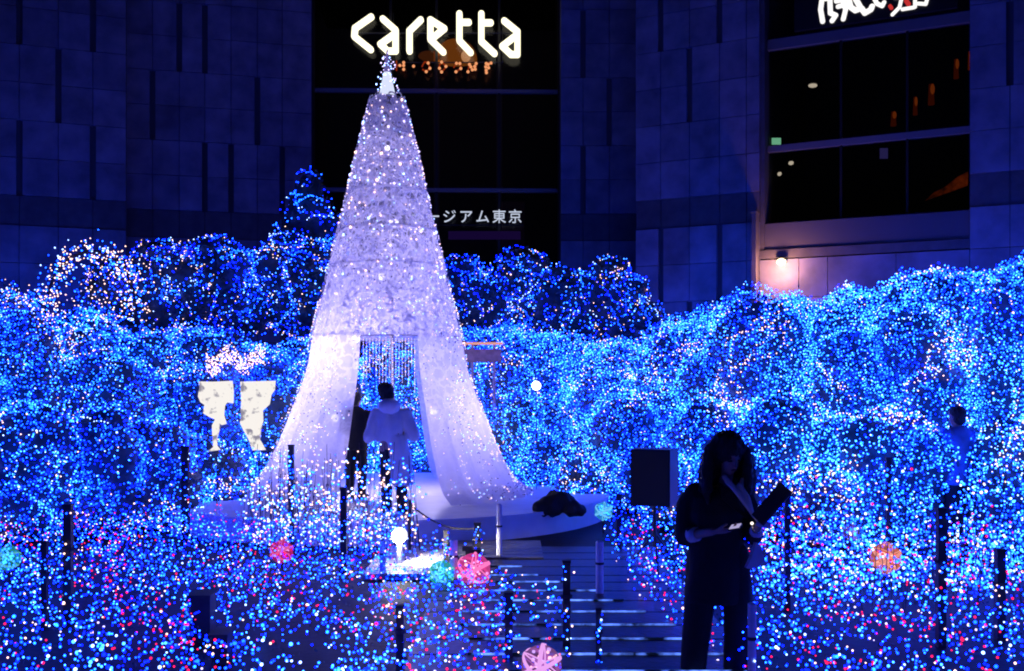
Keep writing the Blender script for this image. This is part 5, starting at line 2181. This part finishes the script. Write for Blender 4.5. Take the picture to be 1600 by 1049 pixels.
def standing(label, Yp, px, ypx_top, zfloor, height, top_mat, hair, f, mats_hat=None, arm_fwd=0.15, lean=0.0, bag=False):
    """a dim background figure in a plain jacket and dark trousers"""
    x = P(px, 0, Yp).x
    k = height / 1.7
    B = Vector((x, Yp, zfloor))
    f = Vector(f).normalized()
    r = f.cross(Vector((0, 0, 1))).normalized()

    def V(a, b, c):
        return B + (r * a + f * b + Vector((0, 0, c))) * k
    m = MB()
    hc2 = V(0, 0.04 + lean, 1.57)
    head_prims(m, hc2, f + Vector((0, 0, -0.25)), (0, 0, 1), k)
    m.chain([V(0, lean, 1.38), V(0, 0.02 + lean, 1.50)], [0.06 * k, 0.052 * k])
    m.loft([(V(0, 0, 0.88), r, f, 0.165 * k, 0.115 * k), (V(0, 0, 1.08), r, f, 0.14 * k, 0.105 * k), (V(0, lean * 0.7, 1.28), r, f, 0.18 * k, 0.115 * k), (V(0, lean, 1.41), r, f, 0.12 * k, 0.08 * k)])
    legs = []
    for s in (-1, 1):
        lg = [V(s * 0.09, 0, 0.88), V(s * 0.10, 0.03, 0.48), V(s * 0.11, -0.02, 0.08)]
        legs.append(lg)
        m.chain(lg, [0.088 * k, 0.058 * k, 0.04 * k])
    arms = []
    for s in (-1, 1):
        ar_ = [V(s * 0.19, lean, 1.36), V(s * 0.24, lean + 0.02, 1.08), V(s * 0.14, lean + arm_fwd + 0.12, 1.06)]
        arms.append(ar_)
        m.chain(ar_, [0.048 * k, 0.038 * k, 0.027 * k])
        hand_prims(m, ar_[2], f * 0.8 + r * (-s) * 0.5, r * (-s) + Vector((0, 0, -0.3)), Vector((0, 0, 1)), 0.6, k)
    o = m.melt("person", skin_m, 0.010, 2, None, B)
    setp(o, label, "person")
    m = MB()
    m.ell(hc2 + Vector((0, 0, 0.035 * k)) - f * 0.03, (0.088 * k, 0.10 * k, 0.092 * k), 14, 8, r, f)
    m.ell(hc2 - Vector((0, 0, 0.03 * k)) - f * 0.055, (0.08 * k, 0.06 * k, 0.08 * k), 12, 8, r, f)
    m.melt("hair", hair, 0.013, 2, o, warp=0.012, wscale=40)
    m = MB()
    m.loft([(V(0, 0, 0.78), r, f, 0.205 * k, 0.15 * k), (V(0, 0, 1.02), r, f, 0.185 * k, 0.14 * k), (V(0, lean * 0.7, 1.28), r, f, 0.205 * k, 0.14 * k), (V(0, lean, 1.41), r, f, 0.15 * k, 0.10 * k), (V(0, lean, 1.46), r, f, 0.085 * k, 0.075 * k)])
    for ar_ in arms:
        m.chain([ar_[0], ar_[1]], [0.068 * k, 0.06 * k])
        m.chain([ar_[1], ar_[1].lerp(ar_[2], 0.8)], [0.06 * k, 0.046 * k])
    m.melt("jacket", top_mat, 0.014, 2, o, warp=0.012, wscale=10)
    m = MB()
    for lg in legs:
        m.chain(lg, [0.1 * k, 0.078 * k, 0.066 * k])
    m.melt("trousers", trouser_m, 0.014, 2, o, warp=0.006)
    for lg in legs:
        m = MB()
        an = lg[2]
        m.caps((an.x - f.x * 0.04, an.y - f.y * 0.04, zfloor + 0.045), (an.x + f.x * 0.15, an.y + f.y * 0.15, zfloor + 0.04), 0.043, 0.036)
        m.melt("shoe", black_plastic, 0.011, 2, o)
    if bag:
        bg_ = MB()
        c = V(0.20, 0.12, 0.88)
        bg_.box(c, (0.26, 0.12, 0.22), r, f)
        bo = thing("shoulder_bag", "dark shoulder bag hanging at the side of the person in blue", "bag", c)
        bg_.build("pouch", bag_m, bo)
        st_ = MB()
        st_.chain([c + Vector((0, 0, 0.1)), V(0.16, 0.12, 1.2), V(-0.08, 0.05, 1.45)], [0.012, 0.012, 0.012])
        st_.build("strap", bag_m, bo)
    return o


standing("person in dark clothes half hidden by the curtain, beside the raincoat", 14.2, 556, 0, 0.30, 1.50, suit_m, hair_m, (0.35, 1, 0))
standing("person in a pale blue jacket standing among the right-hand lights", 11.6, 1498, 0, 0.0, 1.66, blue_jacket_m, hair_m, (-0.45, 0.9, 0), bag=True)

print("objects", len(bpy.data.objects), "tris", sum(len(o.data.polygons) for o in S.objects if o.type == 'MESH'))
